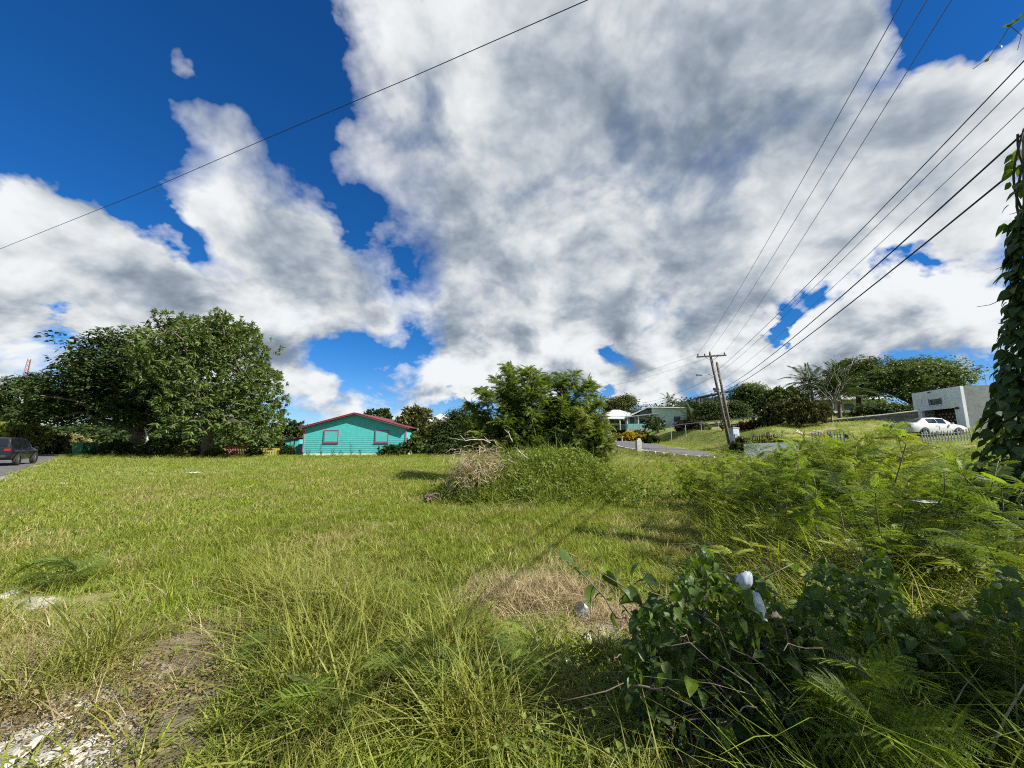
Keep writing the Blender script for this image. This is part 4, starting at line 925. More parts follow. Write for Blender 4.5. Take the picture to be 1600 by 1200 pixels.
# dark sport utility car on the left street
suv = [(-2.3, .50, .75, 1.02, 1.12, .74, .86, .84, .74, 0), (-2.2, .40, .75, 1.05, 1.18, .86, .92, .90, .78, 0), (-1.95, .36, .74, 1.06, 1.68, .87, .94, .91, .66, 1), (-1.1, .34, .74, 1.05, 1.74, .88, .95, .92, .68, 1), (-.1, .34, .74, 1.04, 1.74, .88, .95, .92, .68, 1), (.65, .34, .74, 1.03, 1.66, .88, .95, .92, .66, 1),
       (1.35, .34, .72, 1.00, 1.12, .88, .94, .90, .76, 0), (2.0, .36, .68, .92, 1.04, .86, .92, .86, .70, 0), (2.3, .40, .6, .80, .90, .78, .84, .78, .62, 0)]
bs = P(6, 722, 25.5); heading = math.atan2(.80, -.60)
car('black_suv', 'black sport utility car with white plate at the left edge', (bs.x, bs.y, .03), heading, suv, carpaint('black_car_paint', (.005, .006, .010), .25, .25), (-1.4, 1.4), .36, .98)
# pale car far up the hill road
bc = P(949, 683, 66); car('silver_car', 'silver car half hidden by the big shrub, far up the road', (bc.x, bc.y, hz(bc.x, bc.y)+.05), R(255), [tuple(s) for s in sed], carpaint('silver_car_paint', (.5, .51, .52)), (-1.42, 1.42), .32, .78)

# ------------------------------------------------------------------ white flat-roofed building with breeze-block carport
A = P(1428, 640, 39.0); B_ = P(1506, 640, 33.4); ztopw = P(1428, 615, 39.0).z; zbw = hz(B_.x, B_.y)-.9
ux = Vector((B_.x-A.x, B_.y-A.y, 0)); Lw = ux.length; ang = math.atan2(ux.y, ux.x); WHB = solid('white_building_paint', (.87, .88, .90), .8, .05, 1.2, .2, 50, dirt=(.48, .50, .50), dirt_amt=.35, streak=True)
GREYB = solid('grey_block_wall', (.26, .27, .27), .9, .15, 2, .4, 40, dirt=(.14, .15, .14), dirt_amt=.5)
wb = thing('white_building', 'white flat roofed building with carport opening and small window', 'building', (A.x, A.y, zbw), ang); Hh = ztopw-zbw
ox0, ox1 = Lw*.17, Lw*.84; oz = Hh-(1.85); wx0, wx1, wz0, wz1 = Lw*.36, Lw*.62, Hh-1.4, Hh-.85
fw = MB()                                                    # facade round the two openings (local: x along wall, -y faces the street)
for (x0, x1, z0, z1) in ((0, ox0, 0, Hh), (ox1, Lw, 0, Hh), (ox0, ox1, oz, wz0), (ox0, wx0, wz0, wz1), (wx1, ox1, wz0, wz1), (ox0, ox1, wz1, Hh)): fw.prism([(x0, z0), (x1, z0), (x1, z1), (x0, z1)], 0, .22)
fw.build('wall', WHB, wb)
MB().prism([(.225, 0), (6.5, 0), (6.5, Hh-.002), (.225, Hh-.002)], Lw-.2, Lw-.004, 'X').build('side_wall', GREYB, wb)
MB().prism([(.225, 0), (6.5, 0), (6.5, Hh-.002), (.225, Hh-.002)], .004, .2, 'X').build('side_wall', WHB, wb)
MB().box((Lw/2, 6.4, Hh/2-.02), (Lw-.42, .2, Hh-.05)).build('rear_wall', WHB, wb); MB().box((Lw/2, 3.3, Hh-.14), (Lw-.41, 6.1, .12)).build('roof', CONCRETE, wb)
win = MB().box(((wx0+wx1)/2, .12, (wz0+wz1)/2), (wx1-wx0-.01, .03, wz1-wz0-.01)).build('window', glassmat('louvre_glass', (.10, .13, .13), .15), wb)
for k in range(4): MB().box(((wx0+wx1)/2, .09, wz0+(wz1-wz0)*(k+.5)/4), (wx1-wx0-.06, .012, .11), rot=Matrix.Rotation(.5, 3, 'X')).build('louvre', MATS['louvre_glass'], win)
for x in (wx0, wx1): MB().box((x, -.01, (wz0+wz1)/2), (.07, .05, wz1-wz0+.12)).build('frame', solid('grey_frame', (.22, .22, .21), .7), win)
MB().box(((wx0+wx1)/2, -.03, wz0-.05), (wx1-wx0+.15, .1, .05)).build('sill', WHB, win)
BRK = solid('brown_breeze_block', (.10, .045, .035), .9, .3, 4, .3, 40); bbw = MB().box(((ox0+ox1)/2, 1.1, oz/2), (ox1-ox0-.01, .12, oz)).build('breeze_block_wall', BRK, wb)
HOLE = solid('pale_hole_fill', (.60, .55, .46), .9, .2, 6); st_me = MB().box((0, 0, 0), (.13, .03, .13), rot=Matrix.Rotation(.785, 3, 'Y'), bev=.01).mesh('block_hole', HOLE)  # solid pale diamonds coloured in as the light holes of the blocks
for r_ in range(4):
    for c_ in range(7): 
        x = ox0+.55+(c_+.5*(r_ % 2))*.42
        if x < ox1-.12: link('block_hole', st_me, bbw, (x, 1.02, oz-.42-r_*.30))
MB().box((ox1+.33, -.06, oz-.05), (.34, .12, .2), bev=.04).build('wall_lamp', solid('dark_lamp', (.03, .03, .03), .5), wb); MB().tube([(Lw*.42, -.05, Hh-.15), (Lw*.42, -.22, Hh-.2)], .06, 8).build('roof_spout', MATS['dark_lamp'], wb)
MB().box((Lw*.2, -.004, Hh-.95), (.05, .012, .5)).build('rust_streak', solid('grey_stain', (.35, .36, .36), .9), wb)
ap = P(1538, 585, 34); ant = thing('roof_aerial', 'thin television aerial above the grey side wall', 'aerial', (ap.x, ap.y, ztopw-.3)); mb = MB().tube([(0, 0, 0), (0, 0, ap.z+.6-ztopw)], .02, 5)
for k in range(4): mb.tube([(-.35+.08*k, -.3+.2*k, ap.z+.35-ztopw), (.35-.08*k, -.3+.2*k, ap.z+.35-ztopw)], .012, 4)
mb.tube([(0, -.4, ap.z+.35-ztopw), (0, .5, ap.z+.35-ztopw)], .015, 4); mb.build('mast', solid('aerial_metal', (.3, .3, .3), .4, metal=.8), ant)

# ------------------------------------------------------------------ picket and stick fences, low walls, rails on the slope
def picket_run(name, label, a, b_, h, mat, step=.13, w=.075, pointed=True, seed=1, follow=True):
    a = Vector(a); b_ = Vector(b_); L = (b_-a).length; n = int(L/step); g = random.Random(seed); root = thing(name, label, 'fence', a)
    me = MB().prism([(-w/2, 0), (w/2, 0), (w/2, h-w*.7), (0, h), (-w/2, h-w*.7)], -.011, .011).mesh('picket', mat); yaw = math.atan2(b_.y-a.y, b_.x-a.x)
    for k in range(n):
        p = a.lerp(b_, (k+.5)/n)-a; link('picket', me, root, p+Vector((0, 0, g.uniform(-.03, .02))), (g.uniform(-.03, .03), g.uniform(-.05, .05), yaw))
    for q in (.28, .72):
        mb = MB(); n_ = Vector((-math.sin(yaw), math.cos(yaw), 0))*.03; mb.tube([Vector((0, 0, h*q))+n_, b_-a+Vector((0, 0, h*q))+n_], .022, 4); mb.build('rail', mat, root)
    return root
PICK = solid('weathered_white_picket', (.52, .50, .46), .85, .2, 5, .2, 40, dirt=(.25, .22, .18), dirt_amt=.6)
fa = P(1440, 692, 23.5); fb_ = P(1552, 686, 21.0); picket_run('picket_fence', 'weathered white picket fence below the white car', (fa.x, fa.y, fa.z), (fb_.x, fb_.y, fb_.z), .66, PICK, .12, .05)
fa = P(1268, 691, 27); fb_ = P(1322, 690, 26); picket_run('picket_fence', 'short grey picket run half buried in weeds', (fa.x, fa.y, fa.z), (fb_.x, fb_.y, fb_.z), .7, solid('grey_picket', (.30, .29, .27), .9, .2, 5), .16, .07, seed=4)
STK = solid('dark_stick', (.075, .06, .05), .9, .35, 6); a = P(1174, 692, 30.5); b_ = P(1226, 691, 29.5); root = thing('stick_fence', 'fence of dark upright sticks on the blue washed wall', 'fence', a); g = random.Random(8)
for k in range(26):
    p = a.lerp(b_, (k+.5)/26)-a; h = g.uniform(.55, .85); MB().tube([p+Vector((0, 0, -.1)), p+Vector((g.uniform(-.06, .06), g.uniform(-.04, .04), h))], [.035, .022], 5).build('stick', STK, root)
for q in (.2, .5): MB().tube([Vector((0, .05, q)), b_-a+Vector((0, .05, q))], .02, 4).build('rail', STK, root)
def wall_run(name, label, pts, h, t, mat, down=.6, cat='wall'):
    """pts: top line of the wall"""
    p0 = Vector(pts[0]); root = thing(name, label, cat, (p0.x, p0.y, p0.z-h))
    for a, b_ in zip(pts[:-1], pts[1:]):
        a = Vector(a)-root.location; b_ = Vector(b_)-root.location; d_ = (b_-a); n_ = Vector((-d_.y, d_.x, 0)).normalized()*t/2; vs = [a-n_, b_-n_, b_+n_, a+n_]
        vv = [v-Vector((0, 0, h+down)) for v in vs]+vs; MB().add(vv, [(3, 2, 1, 0), (4, 5, 6, 7), (0, 1, 5, 4), (1, 2, 6, 5), (2, 3, 7, 6), (3, 0, 4, 7)]).build('wall_section', mat, root)
    return root
BLUEW = solid('faded_blue_wash', (.42, .47, .50), .9, .15, 2, .4, 40, dirt=(.30, .29, .27), dirt_amt=.7, streak=True)
wall_run('roadside_wall', 'low concrete wall with faded blue wash beside the poles', [P(1162, 694, 29), P(1205, 692, 28.5), P(1246, 691, 28)], .7, .2, BLUEW)
wall_run('retaining_wall', 'low dark stone retaining wall with a pale coping, under the domed tree', [P(1292, 657, 38), P(1360, 651, 36.5), P(1433, 643.5, 35)], .5, .3, solid('dark_stone_wall', (.13, .12, .11), .95, .3, 3, .7, 15))
cop = thing('wall_coping', 'thin pale coping rail along the dark stone retaining wall', 'rail', P(1292, 656, 38)); pts = [P(1286, 657, 38), P(1330, 653, 37), P(1380, 648, 36), P(1433, 642, 35)]
for a, b_ in zip(pts[:-1], pts[1:]): MB().tube([a-cop.location, b_-cop.location], .07, 6).build('rail_section', KERB, cop)
rl = thing('pipe_fence', 'pale top rail and wire fence along the grass bank behind the poles', 'fence', on(1048, 668, 47)); pts = [P(1048, 665, 49), P(1095, 660, 46), P(1150, 654.5, 43), P(1200, 648.5, 41)]; GALV = solid('galvanised_pipe', (.36, .36, .34), .7, .15, 4, metal=.1)
for a, b_ in zip(pts[:-1], pts[1:]):
    MB().tube([a-rl.location, b_-rl.location], .045, 6).build('top_rail', GALV, rl)
    for q in (0, .5): p = a.lerp(b_, q); MB().tube([Vector((p.x, p.y, hz(p.x, p.y)-.1))-rl.location, p-rl.location], .04, 6).build('post', GALV, rl)
b0 = on(1149, 694, 33.5); root = thing('meter_pillar', 'pale concrete meter pillar right behind the leaning poles', 'pillar', b0, .2); hp = P(1149, 670, 33.5).z-b0.z; MB().box((0, 0, hp/2-.1), (.62, .45, hp+.2), bev=.02).build('body', BLUEW, root); MB().box((0, 0, hp+.05), (.7, .52, .1), bev=.02).build('cap', CONCRETE, root); MB().box((-.05, -.24, hp*.62), (.35, .06, .45), bev=.01).build('meter_box', solid('grey_metal_box', (.25, .26, .26), .6), root); MB().box((-.1, 0, hp+.18), (.3, .25, .2), bev=.03).build('junction_box', MATS['dark_lamp'], root)
b0 = on(998, 703, 33); root = thing('gate_post', 'short grey concrete post at the kerb of the hill road', 'post', (b0.x, b0.y, b0.z), .1); MB().box((0, 0, .45), (.42, .36, 1.1), bev=.02).build('shaft', CONCRETE, root); MB().box((.02, 0, 1.06), (.30, .28, .16), bev=.05).build('cap', LIME, root)
for k, (px, py, h) in enumerate(((972, 688, .75), (962, 687, .7))):
    b0 = on(px, py, 60-k); o = MB().box((0, 0, h/2), (.16, .16, h), bev=.02).build('bollard', KERB); o.location = b0; tag(o, ('white marker post right of the other, below the yellow croton', 'white marker post nearer the silver car')[k], 'post', 'white posts by the road')
b0 = on(959, 699, 30); root = thing('dead_stump', 'dark broken stump beside the kerb, left of the concrete post', 'stump', b0); g = np.random.default_rng(17); mb = MB(); limb(mb, (0, 0, -.1), (.35, 0, .55), .14, .05, g, 5, 0, 6); limb(mb, (.1, 0, .15), (-.3, .1, .3), .08, .03, g, 4, 0, 5); mb.build('wood', BARK_DARK, root, True)
b0 = on(1268, 668, 33); root = thing('wood_pile', 'heap of pale and grey broken boards below the dark rounded bush', 'wood pile', b0); g = random.Random(21)
for k in range(11): MB().box((g.uniform(-1, 1), g.uniform(-.4, .4), .12+.06*k*.6), (g.uniform(.8, 1.7), .12, .035), rot=Matrix.Rotation(g.uniform(0, 3.1), 3, 'Z') @ Matrix.Rotation(g.uniform(-.5, .5), 3, 'Y')).build('board', (WOODP, CONCRETE, WHP)[k % 3], root)
b0 = on(1309, 671, 32); root = thing('garden_bench', 'low green bench on the grass below the retaining wall', 'bench', b0, .1); MB().box((0, 0, .42), (1.9, .4, .06), bev=.01).build('seat', GRN, root)
for s in (-.75, .75): MB().box((s, 0, .2), (.08, .36, .38)).build('leg', GRN, root)

# ------------------------------------------------------------------ houses on the hill
WHR = solid('white_metal_roof', (.42, .43, .44), .6, .08, 1.5); MINT = solid('pale_mint_paint', (.50, .62, .54), .8, .08, 1.5, dirt=(.4, .46, .42), dirt_amt=.4, streak=True); MINT2 = solid('mint_balustrade_paint', (.25, .50, .43), .75, .08, 2); GREYW = solid('grey_painted_wall', (.34, .35, .35), .85, .1, 1.5); HG = glassmat('house_window_glass', (.03, .035, .04), .12)
def place(name, label, px, py, Y, rz=0.): p = P(px, py, Y); return thing(name, label, 'house', p, rz)
# mint house: gabled main block plus veranda on its left
hb = place('mint_house', 'pale mint house with white posted veranda and balustrade on the hill', 1040, 668, 76, R(-14)); s = 76/601
W2, hgt, dp = 6.4, (668-640)*s, 8.
MB().prism([(-2.4, -1.), (W2-2.4, -1.), (W2-2.4, hgt), (-2.4, hgt+.35)], 0, dp).build('wall', MINT, hb)
rf = MB(); rf.prism([(-3.2, hgt+.38), (W2-1.9, hgt+.10), (W2-1.9, hgt+.3), (-3.2, hgt+.62)], -.7, dp+.5); rf.prism([(-3.2, hgt+.62), (-3.2, hgt+.38), (-7.6, hgt-1.75), (-7.6, hgt-1.5)], -.7, dp+.5); rf.build('roof', solid('pale_roof_edge', (.62, .64, .62), .6, .08, 2), hb)
MB().prism([(-7.2, -1.), (-2.41, -1.), (-2.41, hgt+.1), (-3.2, hgt+.3), (-7.2, hgt-1.75)], 2.4, dp).build('wing_wall', MINT, hb)
pr2 = MB().prism([(-7.6, hgt-1.55), (-1.2, hgt-.85), (-1.2, hgt-.7), (-7.6, hgt-1.4)], -1.6, 2.3); pr2.build('veranda_roof', WHR, hb)
for x in (-7.2, -5.1, -3.0): MB().box((x, -1.3, (hgt-1.45+.2*(x+7.2)/2)/2-.3), (.16, .16, hgt-.9+.2*(x+7.2)/2), bev=.01).build('post', WHP, hb)
for k in range(4): MB().box((-6.65+k*1.12, -1.35, .25), (1.08, .1, .95), bev=.01).build('balustrade_panel', MINT2, hb)
MB().box((-4.9, .5, -.6), (5., 3.8, .8)).build('veranda_floor', CONCRETE, hb)
for (x, z, w, h, y) in ((-1.4, 1.55, .9, 1.0, -.02), (2.2, 1.6, 1.2, 1.1, -.02), (-4.4, 1.35, 1.2, 1.2, 2.38), (-6.1, 1.2, .9, 1.9, 2.38)):
    wi = MB().box((x, y, z), (w, .05, h)).build('window', HG, hb)
    for dx, dz, sx, sz in ((0, h/2+.04, w+.16, .08), (0, -h/2-.04, w+.16, .08), (-w/2-.04, 0, .08, h), (w/2+.04, 0, .08, h)): MB().box((x+dx, y-.02, z+dz), (sx, .07, sz)).build('frame', WHP, wi)
# white hip roofed house
hb = place('hip_roofed_house', 'grey walled house with white hip roof behind the mint one', 972, 668, 92, R(8)); s = 92/601; e = (668-650)*s; w = 4.1
MB().box((0, 3., e/2-.4), (w*2-.6, 6.4, e+.8)).build('wall', GREYW, hb)
def hip(mb, x0, x1, y0, y1, z0, z1, t=.12):
    cx, cy = (x0+x1)/2, (y0+y1)/2; rx = max(.2, (x1-x0)/2-(y1-y0)/2*.9); mb.add([(x0, y0, z0), (x1, y0, z0), (x1, y1, z0), (x0, y1, z0), (cx-rx, cy, z1), (cx+rx, cy, z1), (x0, y0, z0-t), (x1, y0, z0-t), (x1, y1, z0-t), (x0, y1, z0-t)],
        [(0, 1, 5, 4), (1, 2, 5), (2, 3, 4, 5), (3, 0, 4), (6, 7, 1, 0), (7, 8, 2, 1), (8, 9, 3, 2), (9, 6, 0, 3), (9, 8, 7, 6)])
mb = MB(); hip(mb, -w-.3, w+.3, -.9, 7, e, e+1.7); mb.build('roof', WHR, hb); mb = MB(); hip(mb, -w-.5, w*.9, -2.4, 1.2, e-.75, e-.1); mb.build('porch_roof', WHR, hb)
for x in (-2.6, .2, 2.5):
    wi = MB().box((x, -.22, 1.25), (1.2, .05, 1.0)).build('window', HG, hb); MB().box((x, -.25, .7), (1.4, .1, .08)).build('sill', WHP, wi)
for x in (-w, -1.4, 1.2, w*.8): MB().box((x, -2.1, e/2-.9), (.14, .14, e), bev=.01).build('post', WHP, hb)
# white-roofed house far behind the trees in the middle
hb = place('far_house', 'far house with bright white roof between the trees', 686, 690, 88); s = 88/601
e = (690-659)*s; MB().box((0, 2, e/2-.3), (4.8, 4, e+.6)).build('wall', solid('brown_wall', (.16, .09, .07), .85, .1, 2), hb); mb = MB(); hip(mb, -3., 3., -.6, 5, e, e+1.9); mb.build('roof', WHR, hb); MB().box((0, -.03, e-.7), (1.2, .05, .7)).build('window', HG, hb)
# dark-roofed open house on the slope
hb = place('dark_roofed_house', 'house with open balcony under a dark sloping roof, behind the poles', 1122, 648, 72, R(-10)); s = 72/601; zt = (648-618)*s; DKR = solid('dark_roof_sheet', (.05, .035, .035), .6, .2, 2)
MB().prism([(-3.4, zt-.35), (4.4, zt+1.15), (4.4, zt+1.3), (-3.4, zt-.2)], -1., 5.).build('roof', DKR, hb); MB().box((1.2, 3.6, zt/2-.3), (6, 2.6, zt+.2)).build('wall', GREYW, hb); MB().box((.4, 2., zt-2.75), (7, 5, .2)).build('balcony_floor', CONCRETE, hb)
for x in (-3., -.4, 2.2): MB().box((x, -.4, zt-1.6+.09*(x+3)), (.14, .14, 2.3+.2*(x+3)*.9)).build('post', DKR, hb)
for z_ in (zt-1.8, zt-2.2): MB().tube([(-3, -.4, z_), (3.8, -.4, z_)], .04, 5).build('rail', DKR, hb)
MB().box((.8, 2.27, zt-1.5), (1., .05, 1.8)).build('door', HG, hb)
# bungalow in the shade of the slope trees
hb = place('shaded_bungalow', 'pale bungalow in deep shade behind the palms and domed trees', 1335, 648, 57, R(-8)); s = 57/601; e = 24*s
MB().box((0, 2.5, e/2-.5), (9, 5, e+1)).build('wall', solid('cream_wall', (.50, .49, .44), .85, .1, 1.5), hb); mb = MB(); hip(mb, -5., 5., -.6, 5.6, e, e+1.2); mb.build('roof', GREYW, hb)
for x in (-3.2, -.6, 2.4):
    wi = MB().box((x, -.02, 1.1), (1.2, .05, 1.)).build('window', HG, hb); MB().box((x, -.05, .55), (1.4, .1, .07)).build('sill', WHP, wi)

# ------------------------------------------------------------------ utility poles, street lamp and overhead wires
POLE = solid('weathered_pole', (.15, .12, .095), .9, .25, 3, .5, 25, dirt=(.10, .09, .08), dirt_amt=.5, streak=True)
YP = 35.0; p0 = on(1141, 704, YP); ptop = P(1109, 551, YP); pole = thing('utility_pole', 'tall leaning wooden utility pole with crossarm and street lamp', 'utility pole', p0); dv_ = ptop-p0
MB().tube([dv_*-.03, dv_*.5, dv_], [.145, .125, .10], 10).build('shaft', POLE, pole, True)
arm_c = dv_*.958; ax_ = Vector((1.0, -.30, 0)).normalized(); arm = MB().box(arm_c+Vector((0, -.14, 0)), (2.5, .11, .13), rz=math.atan2(ax_.y, ax_.x), bev=.01).build('crossarm', POLE, pole)
INS = solid('insulator_grey', (.10, .09, .085), .3); ins = []
for o_ in (-1.12, -.55, 1.1): 
    q_ = arm_c+Vector((0, -.14, 0))+ax_*o_; MB().tube([q_+Vector((0, 0, .06)), q_+Vector((0, 0, .15)), q_+Vector((0, 0, .22)), q_+Vector((0, 0, .27))], [.03, .07, .07, .03], 8).build('insulator', INS, arm); ins.append(p0+q_+Vector((0, 0, .27)))
MB().tube([dv_, dv_*1.012], .05, 8).build('insulator', INS, pole); ins.append(p0+dv_*1.012)
for s in (-1, 1): MB().tube([arm_c+ax_*.55*s+Vector((0, -.16, -.05)), dv_*.905+Vector((0, -.14, 0))], .025, 5).build('brace', GALV, pole)
ls = dv_*.74; lamp_e = P(1096, 585.5, YP-.6)-p0; la = MB().tube([ls, ls.lerp(lamp_e, .5)+Vector((0, 0, .12)), lamp_e], .03, 6).build('lamp_arm', GALV, pole); MB().box(lamp_e+Vector((-.2, 0, -.01)), (.6, .24, .13), bev=.05).build('lamp_head', solid('lamp_grey', (.16, .17, .18), .6), la)
for (t_, w_) in ((.60, .5), (.575, .34)): MB().box(dv_*t_+Vector((-.22, -.1, 0)), (w_, .16, .2), bev=.03).build('junction_box', MATS['dark_lamp'], pole)
for t_ in (.3, .36, .42, .48): MB().tube([dv_*t_+Vector((.12, -.1, 0)), dv_*t_+Vector((.3, -.12, .0))], .012, 4).build('step_bolt', GALV, pole)
p1 = on(1147, 706, 34.4); t1 = P(1120, 566, 34.4); sp = thing('stub_pole', 'second bare pole leaning close against the crossarm pole', 'utility pole', p1); d1 = t1-p1
MB().tube([d1*-.03, d1*.5, d1], [.13, .12, .10], 10).build('shaft', POLE, sp, True)
for t_ in (.62, .72, .80, .86): MB().tube([d1*t_+Vector((-.2, -.05, 0)), d1*t_+Vector((.13, -.1, 0))], .03, 6).build('bolt', GALV, sp)
WIRE = solid('black_cable', (.012, .012, .013), .6, .1); WIREG = solid('grey_conductor', (.09, .09, .095), .5, .1)
def wire(label, pts, r, sag=0., mat=None, ext=None, group='overhead wires'):
    pts = [Vector(p) for p in pts]
    if len(pts) == 2:
        a, b_ = pts; pts = [a.lerp(b_, t)+Vector((0, 0, -sag*4*t*(1-t))) for t in np.linspace(0, 1, 26)]
    o0 = pts[0].copy(); o = MB().tube([p-o0 for p in pts], r, 5).build('overhead_wire', mat or WIRE, None, True); o.location = o0; return tag(o, label, 'wire', group)
def beyond(a, b_, k): return b_+(b_-a)*k
def through(px, py, zz): d_ = ray(px, py); t = (zz-CAM_Z)/d_.z; return Vector((d_.x*t, d_.y*t, zz))
wa, wb_ = P(0, 389, 24), P(918, 0, 8.4); wire('single twisted cable crossing the upper left sky with a loose end', [beyond(wb_, wa, .35), wa, P(240, 293, 18.5), P(420, 215, 15), P(640, 122, 11.7), wb_, beyond(P(640, 122, 11.7), wb_, .8)], .013)
kn = P(240, 293, 18.5)
lo = MB().tube([Vector((0, 0, 0)), Vector((.12, 0, -.16)), Vector((.3, 0, -.22)), Vector((.42, 0, -.34))], .012, 4).build('wire_tail', WIRE); lo.location = kn; tag(lo, 'short loose wire end dangling from the twisted cable', 'wire')
for k, (px, lb) in enumerate(((1389, 'leftmost of three thin wires fanning up from the crossarm'), (1425, 'middle of three thin wires fanning up from the crossarm'), (1462, 'rightmost of three thin wires fanning up from the crossarm'))):
    top = through(px, 0, 9.6); st_ = ins[(0, 3, 2)[k]]; wire(lb, [st_, beyond(st_, top, .35)], .008, .55, WIREG)
for k, (py, zz, t_, r_, sg, lb) in enumerate(((62, 8.0, .78, .011, .45, 'uppermost wire at the right edge, running down to the pole'), (85, 7.6, .74, .008, .5, 'thin wire just under the uppermost one at the right edge'),
    (120, 6.9, .66, .006, .6, 'faint thin wire above the two thick cables'), (140, 6.2, .585, .014, .75, 'upper of the two thick black cables at right'), (186, 5.7, .56, .014, .75, 'lower of the two thick black cables at right'))):
    e = through(1600, py, zz); s_ = p0+dv_*t_; wire(lb, [s_, beyond(s_, e, .3)], r_, sg, WIRE if r_ > .01 else WIREG)
far_p = Vector((14.5, 92, 0))
for k, (i_, zz, sg, lb) in enumerate(((0, 14.2, .7, 'upper thin wire running left from the crossarm'), (2, 13.3, .8, 'lower thin wire running left from the crossarm'))): wire(lb, [ins[i_], far_p+Vector((0, 0, zz))], .010, sg, WIREG)
for k, (t_, tx, ty, tY, lb) in enumerate(((.74, 1000, 630, 78, 'wire from the lamp arm down to the mint house roof'), (.60, 975, 641, 84, 'upper dark cable from the pole boxes towards the hill houses'), (.575, 968, 645, 84, 'lower dark cable from the pole boxes towards the hill houses'))):
    wire(lb, [p0+dv_*t_, P(tx, ty, tY)], .014, .5)
# ------------------------------------------------------------------ brush mound in mid lot
g = np.random.default_rng(200)
mound_c = Vector((.75, 11.6, 0))
root = thing('brush_heap', 'tangle of grey dead branches on the left side of the overgrown mound', 'brush heap', on(742, 760, 10.6)); mb = MB(); b0 = np.array(root.location)
for k in range(300):
    px = g.normal(748, 22); py = g.normal(738, 20); p = np.array(P(px, py, 10.6+g.normal(0, .35)))-b0; p[2] = max(p[2], .02)
    d_ = unit(np.array([g.normal(0, 1), g.normal(-.2, .5), g.normal(.0, .7)])); L = g.uniform(.15, .5); e = p+d_*L; e[2] = max(e[2]-.25*L, .0); limb(mb, p, e, g.uniform(.003, .008), .002, g, 5, .12, 4)
mb.build('twigs', solid('bleached_twig', (.40, .35, .28), .9, .3, 8), root)
g2 = np.random.default_rng(201); n = 3000; pp = np.stack([g2.normal(748, 22, n), g2.normal(742, 20, n)], 1); pos = np.array([P(a, c, 10.5+g2.normal(0, .3)) for a, c in pp])-b0
V_, F_, T_ = leaf_set(pos, np.stack([g2.normal(0, 1, n), g2.normal(0, .6, n), g2.normal(-.5, .5, n)], 1), g2.uniform(.12, .38, n), .014, g2); link('dry_grass', quads_mesh('dry_grass', V_, F_, STRAW, T_), root)
for k, (px, py, Y, L, lb) in enumerate(((766, 692, 11.2, 1.5, 'pale dead stick lying along the top left of the mound'), (800, 690, 11.4, .6, 'short forked dead stick upright on top of the mound'), (824, 716, 10.6, .4, 'short pale stick lying on the face of the mound'))):
    p = P(px, py, Y); mb = MB(); e = (np.array([-L*.8, 0, .12]), np.array([-.12, 0, .3]), np.array([-.3, 0, .2]))[k]; q = limb(mb, (0, 0, 0), e, .022, .008, g, 6, .05, 5); limb(mb, q[3], q[3]+np.array([-.15, 0, .16]), .012, .005, g, 4, 0, 4); o = mb.build('dead_stick', BARK_PALE, None, True); o.location = p; tag(o, lb, 'stick', 'dead sticks on the mound')
b0 = hit(668, 786); root = thing('dead_root', 'dark dead root clump lying in the grass left of the mound', 'root', b0); mb = MB(); g = np.random.default_rng(203)
for k in range(16): a = g.uniform(0, 6.28); limb(mb, (g.normal(0, .05), g.normal(0, .05), .08), (math.cos(a)*g.uniform(.12, .34), math.sin(a)*.2, g.uniform(.02, .24)), .035, .008, g, 5, .2, 5)
mb.build('wood', solid('old_root', (.14, .10, .075), .95, .35, 9, .5), root, True)

# ------------------------------------------------------------------ stones and litter
def stone(name, label, px, py, size, seed, mat=LIME, flat=.7, group=None, sink=.25):
    g = np.random.default_rng(seed); b0 = hit(px, py); mb = MB(); import bmesh
    bm = bmesh.new(); bmesh.ops.create_icosphere(bm, subdivisions=3, radius=1)
    nrm = unit(g.normal(0, 1, (11, 3))); off = g.uniform(.42, .75, 11)
    for v in bm.verts:                                         # cut flat facets, then roughen
        c = np.array(v.co)
        for q in range(11): d_ = c@nrm[q]-off[q]; c = c-nrm[q]*max(0, d_)
        c = c*(1+.03*math.sin(c[0]*13+seed)*math.cos(c[1]*11+c[2]*9)); v.co = Vector((c[0]*size[0], c[1]*size[1], c[2]*size[2]*flat))
    me = bpy.data.meshes.new(name); bm.to_mesh(me); bm.free(); me.materials.append(mat); o = link(name, me, None, b0+Vector((0, 0, size[2]*flat*(1-2*sink)*.6)), (g.normal(0, .15), g.normal(0, .15), g.uniform(0, 6.28))); return tag(o, label, 'rock', group)
stone('limestone_rock', 'white limestone rock beside the dry grass, largest stone in the lot', 911, 966, (.135, .10, .125), 301, solid('white_limestone', (.44, .43, .40), .95, .15, 6, .9, 30), .8, sink=.15)
for k, (px, py, s, lb) in enumerate(((868, 996, .05, 'small grey stone left below the white rock'), (918, 1000, .06, 'flat pale stone just below the white rock'), (940, 985, .05, 'small stone right below the white rock'), (884, 1030, .06, 'grey stone farthest below the white rock'), (895, 1012, .04, 'smallest stone below the white rock'), (860, 975, .035, 'tiny stone at the dry grass edge left of the white rock'))): stone('pebble', lb, px, py, (s, s*.8, s*.7), 310+k, LIME, .7, 'stones below the white rock')
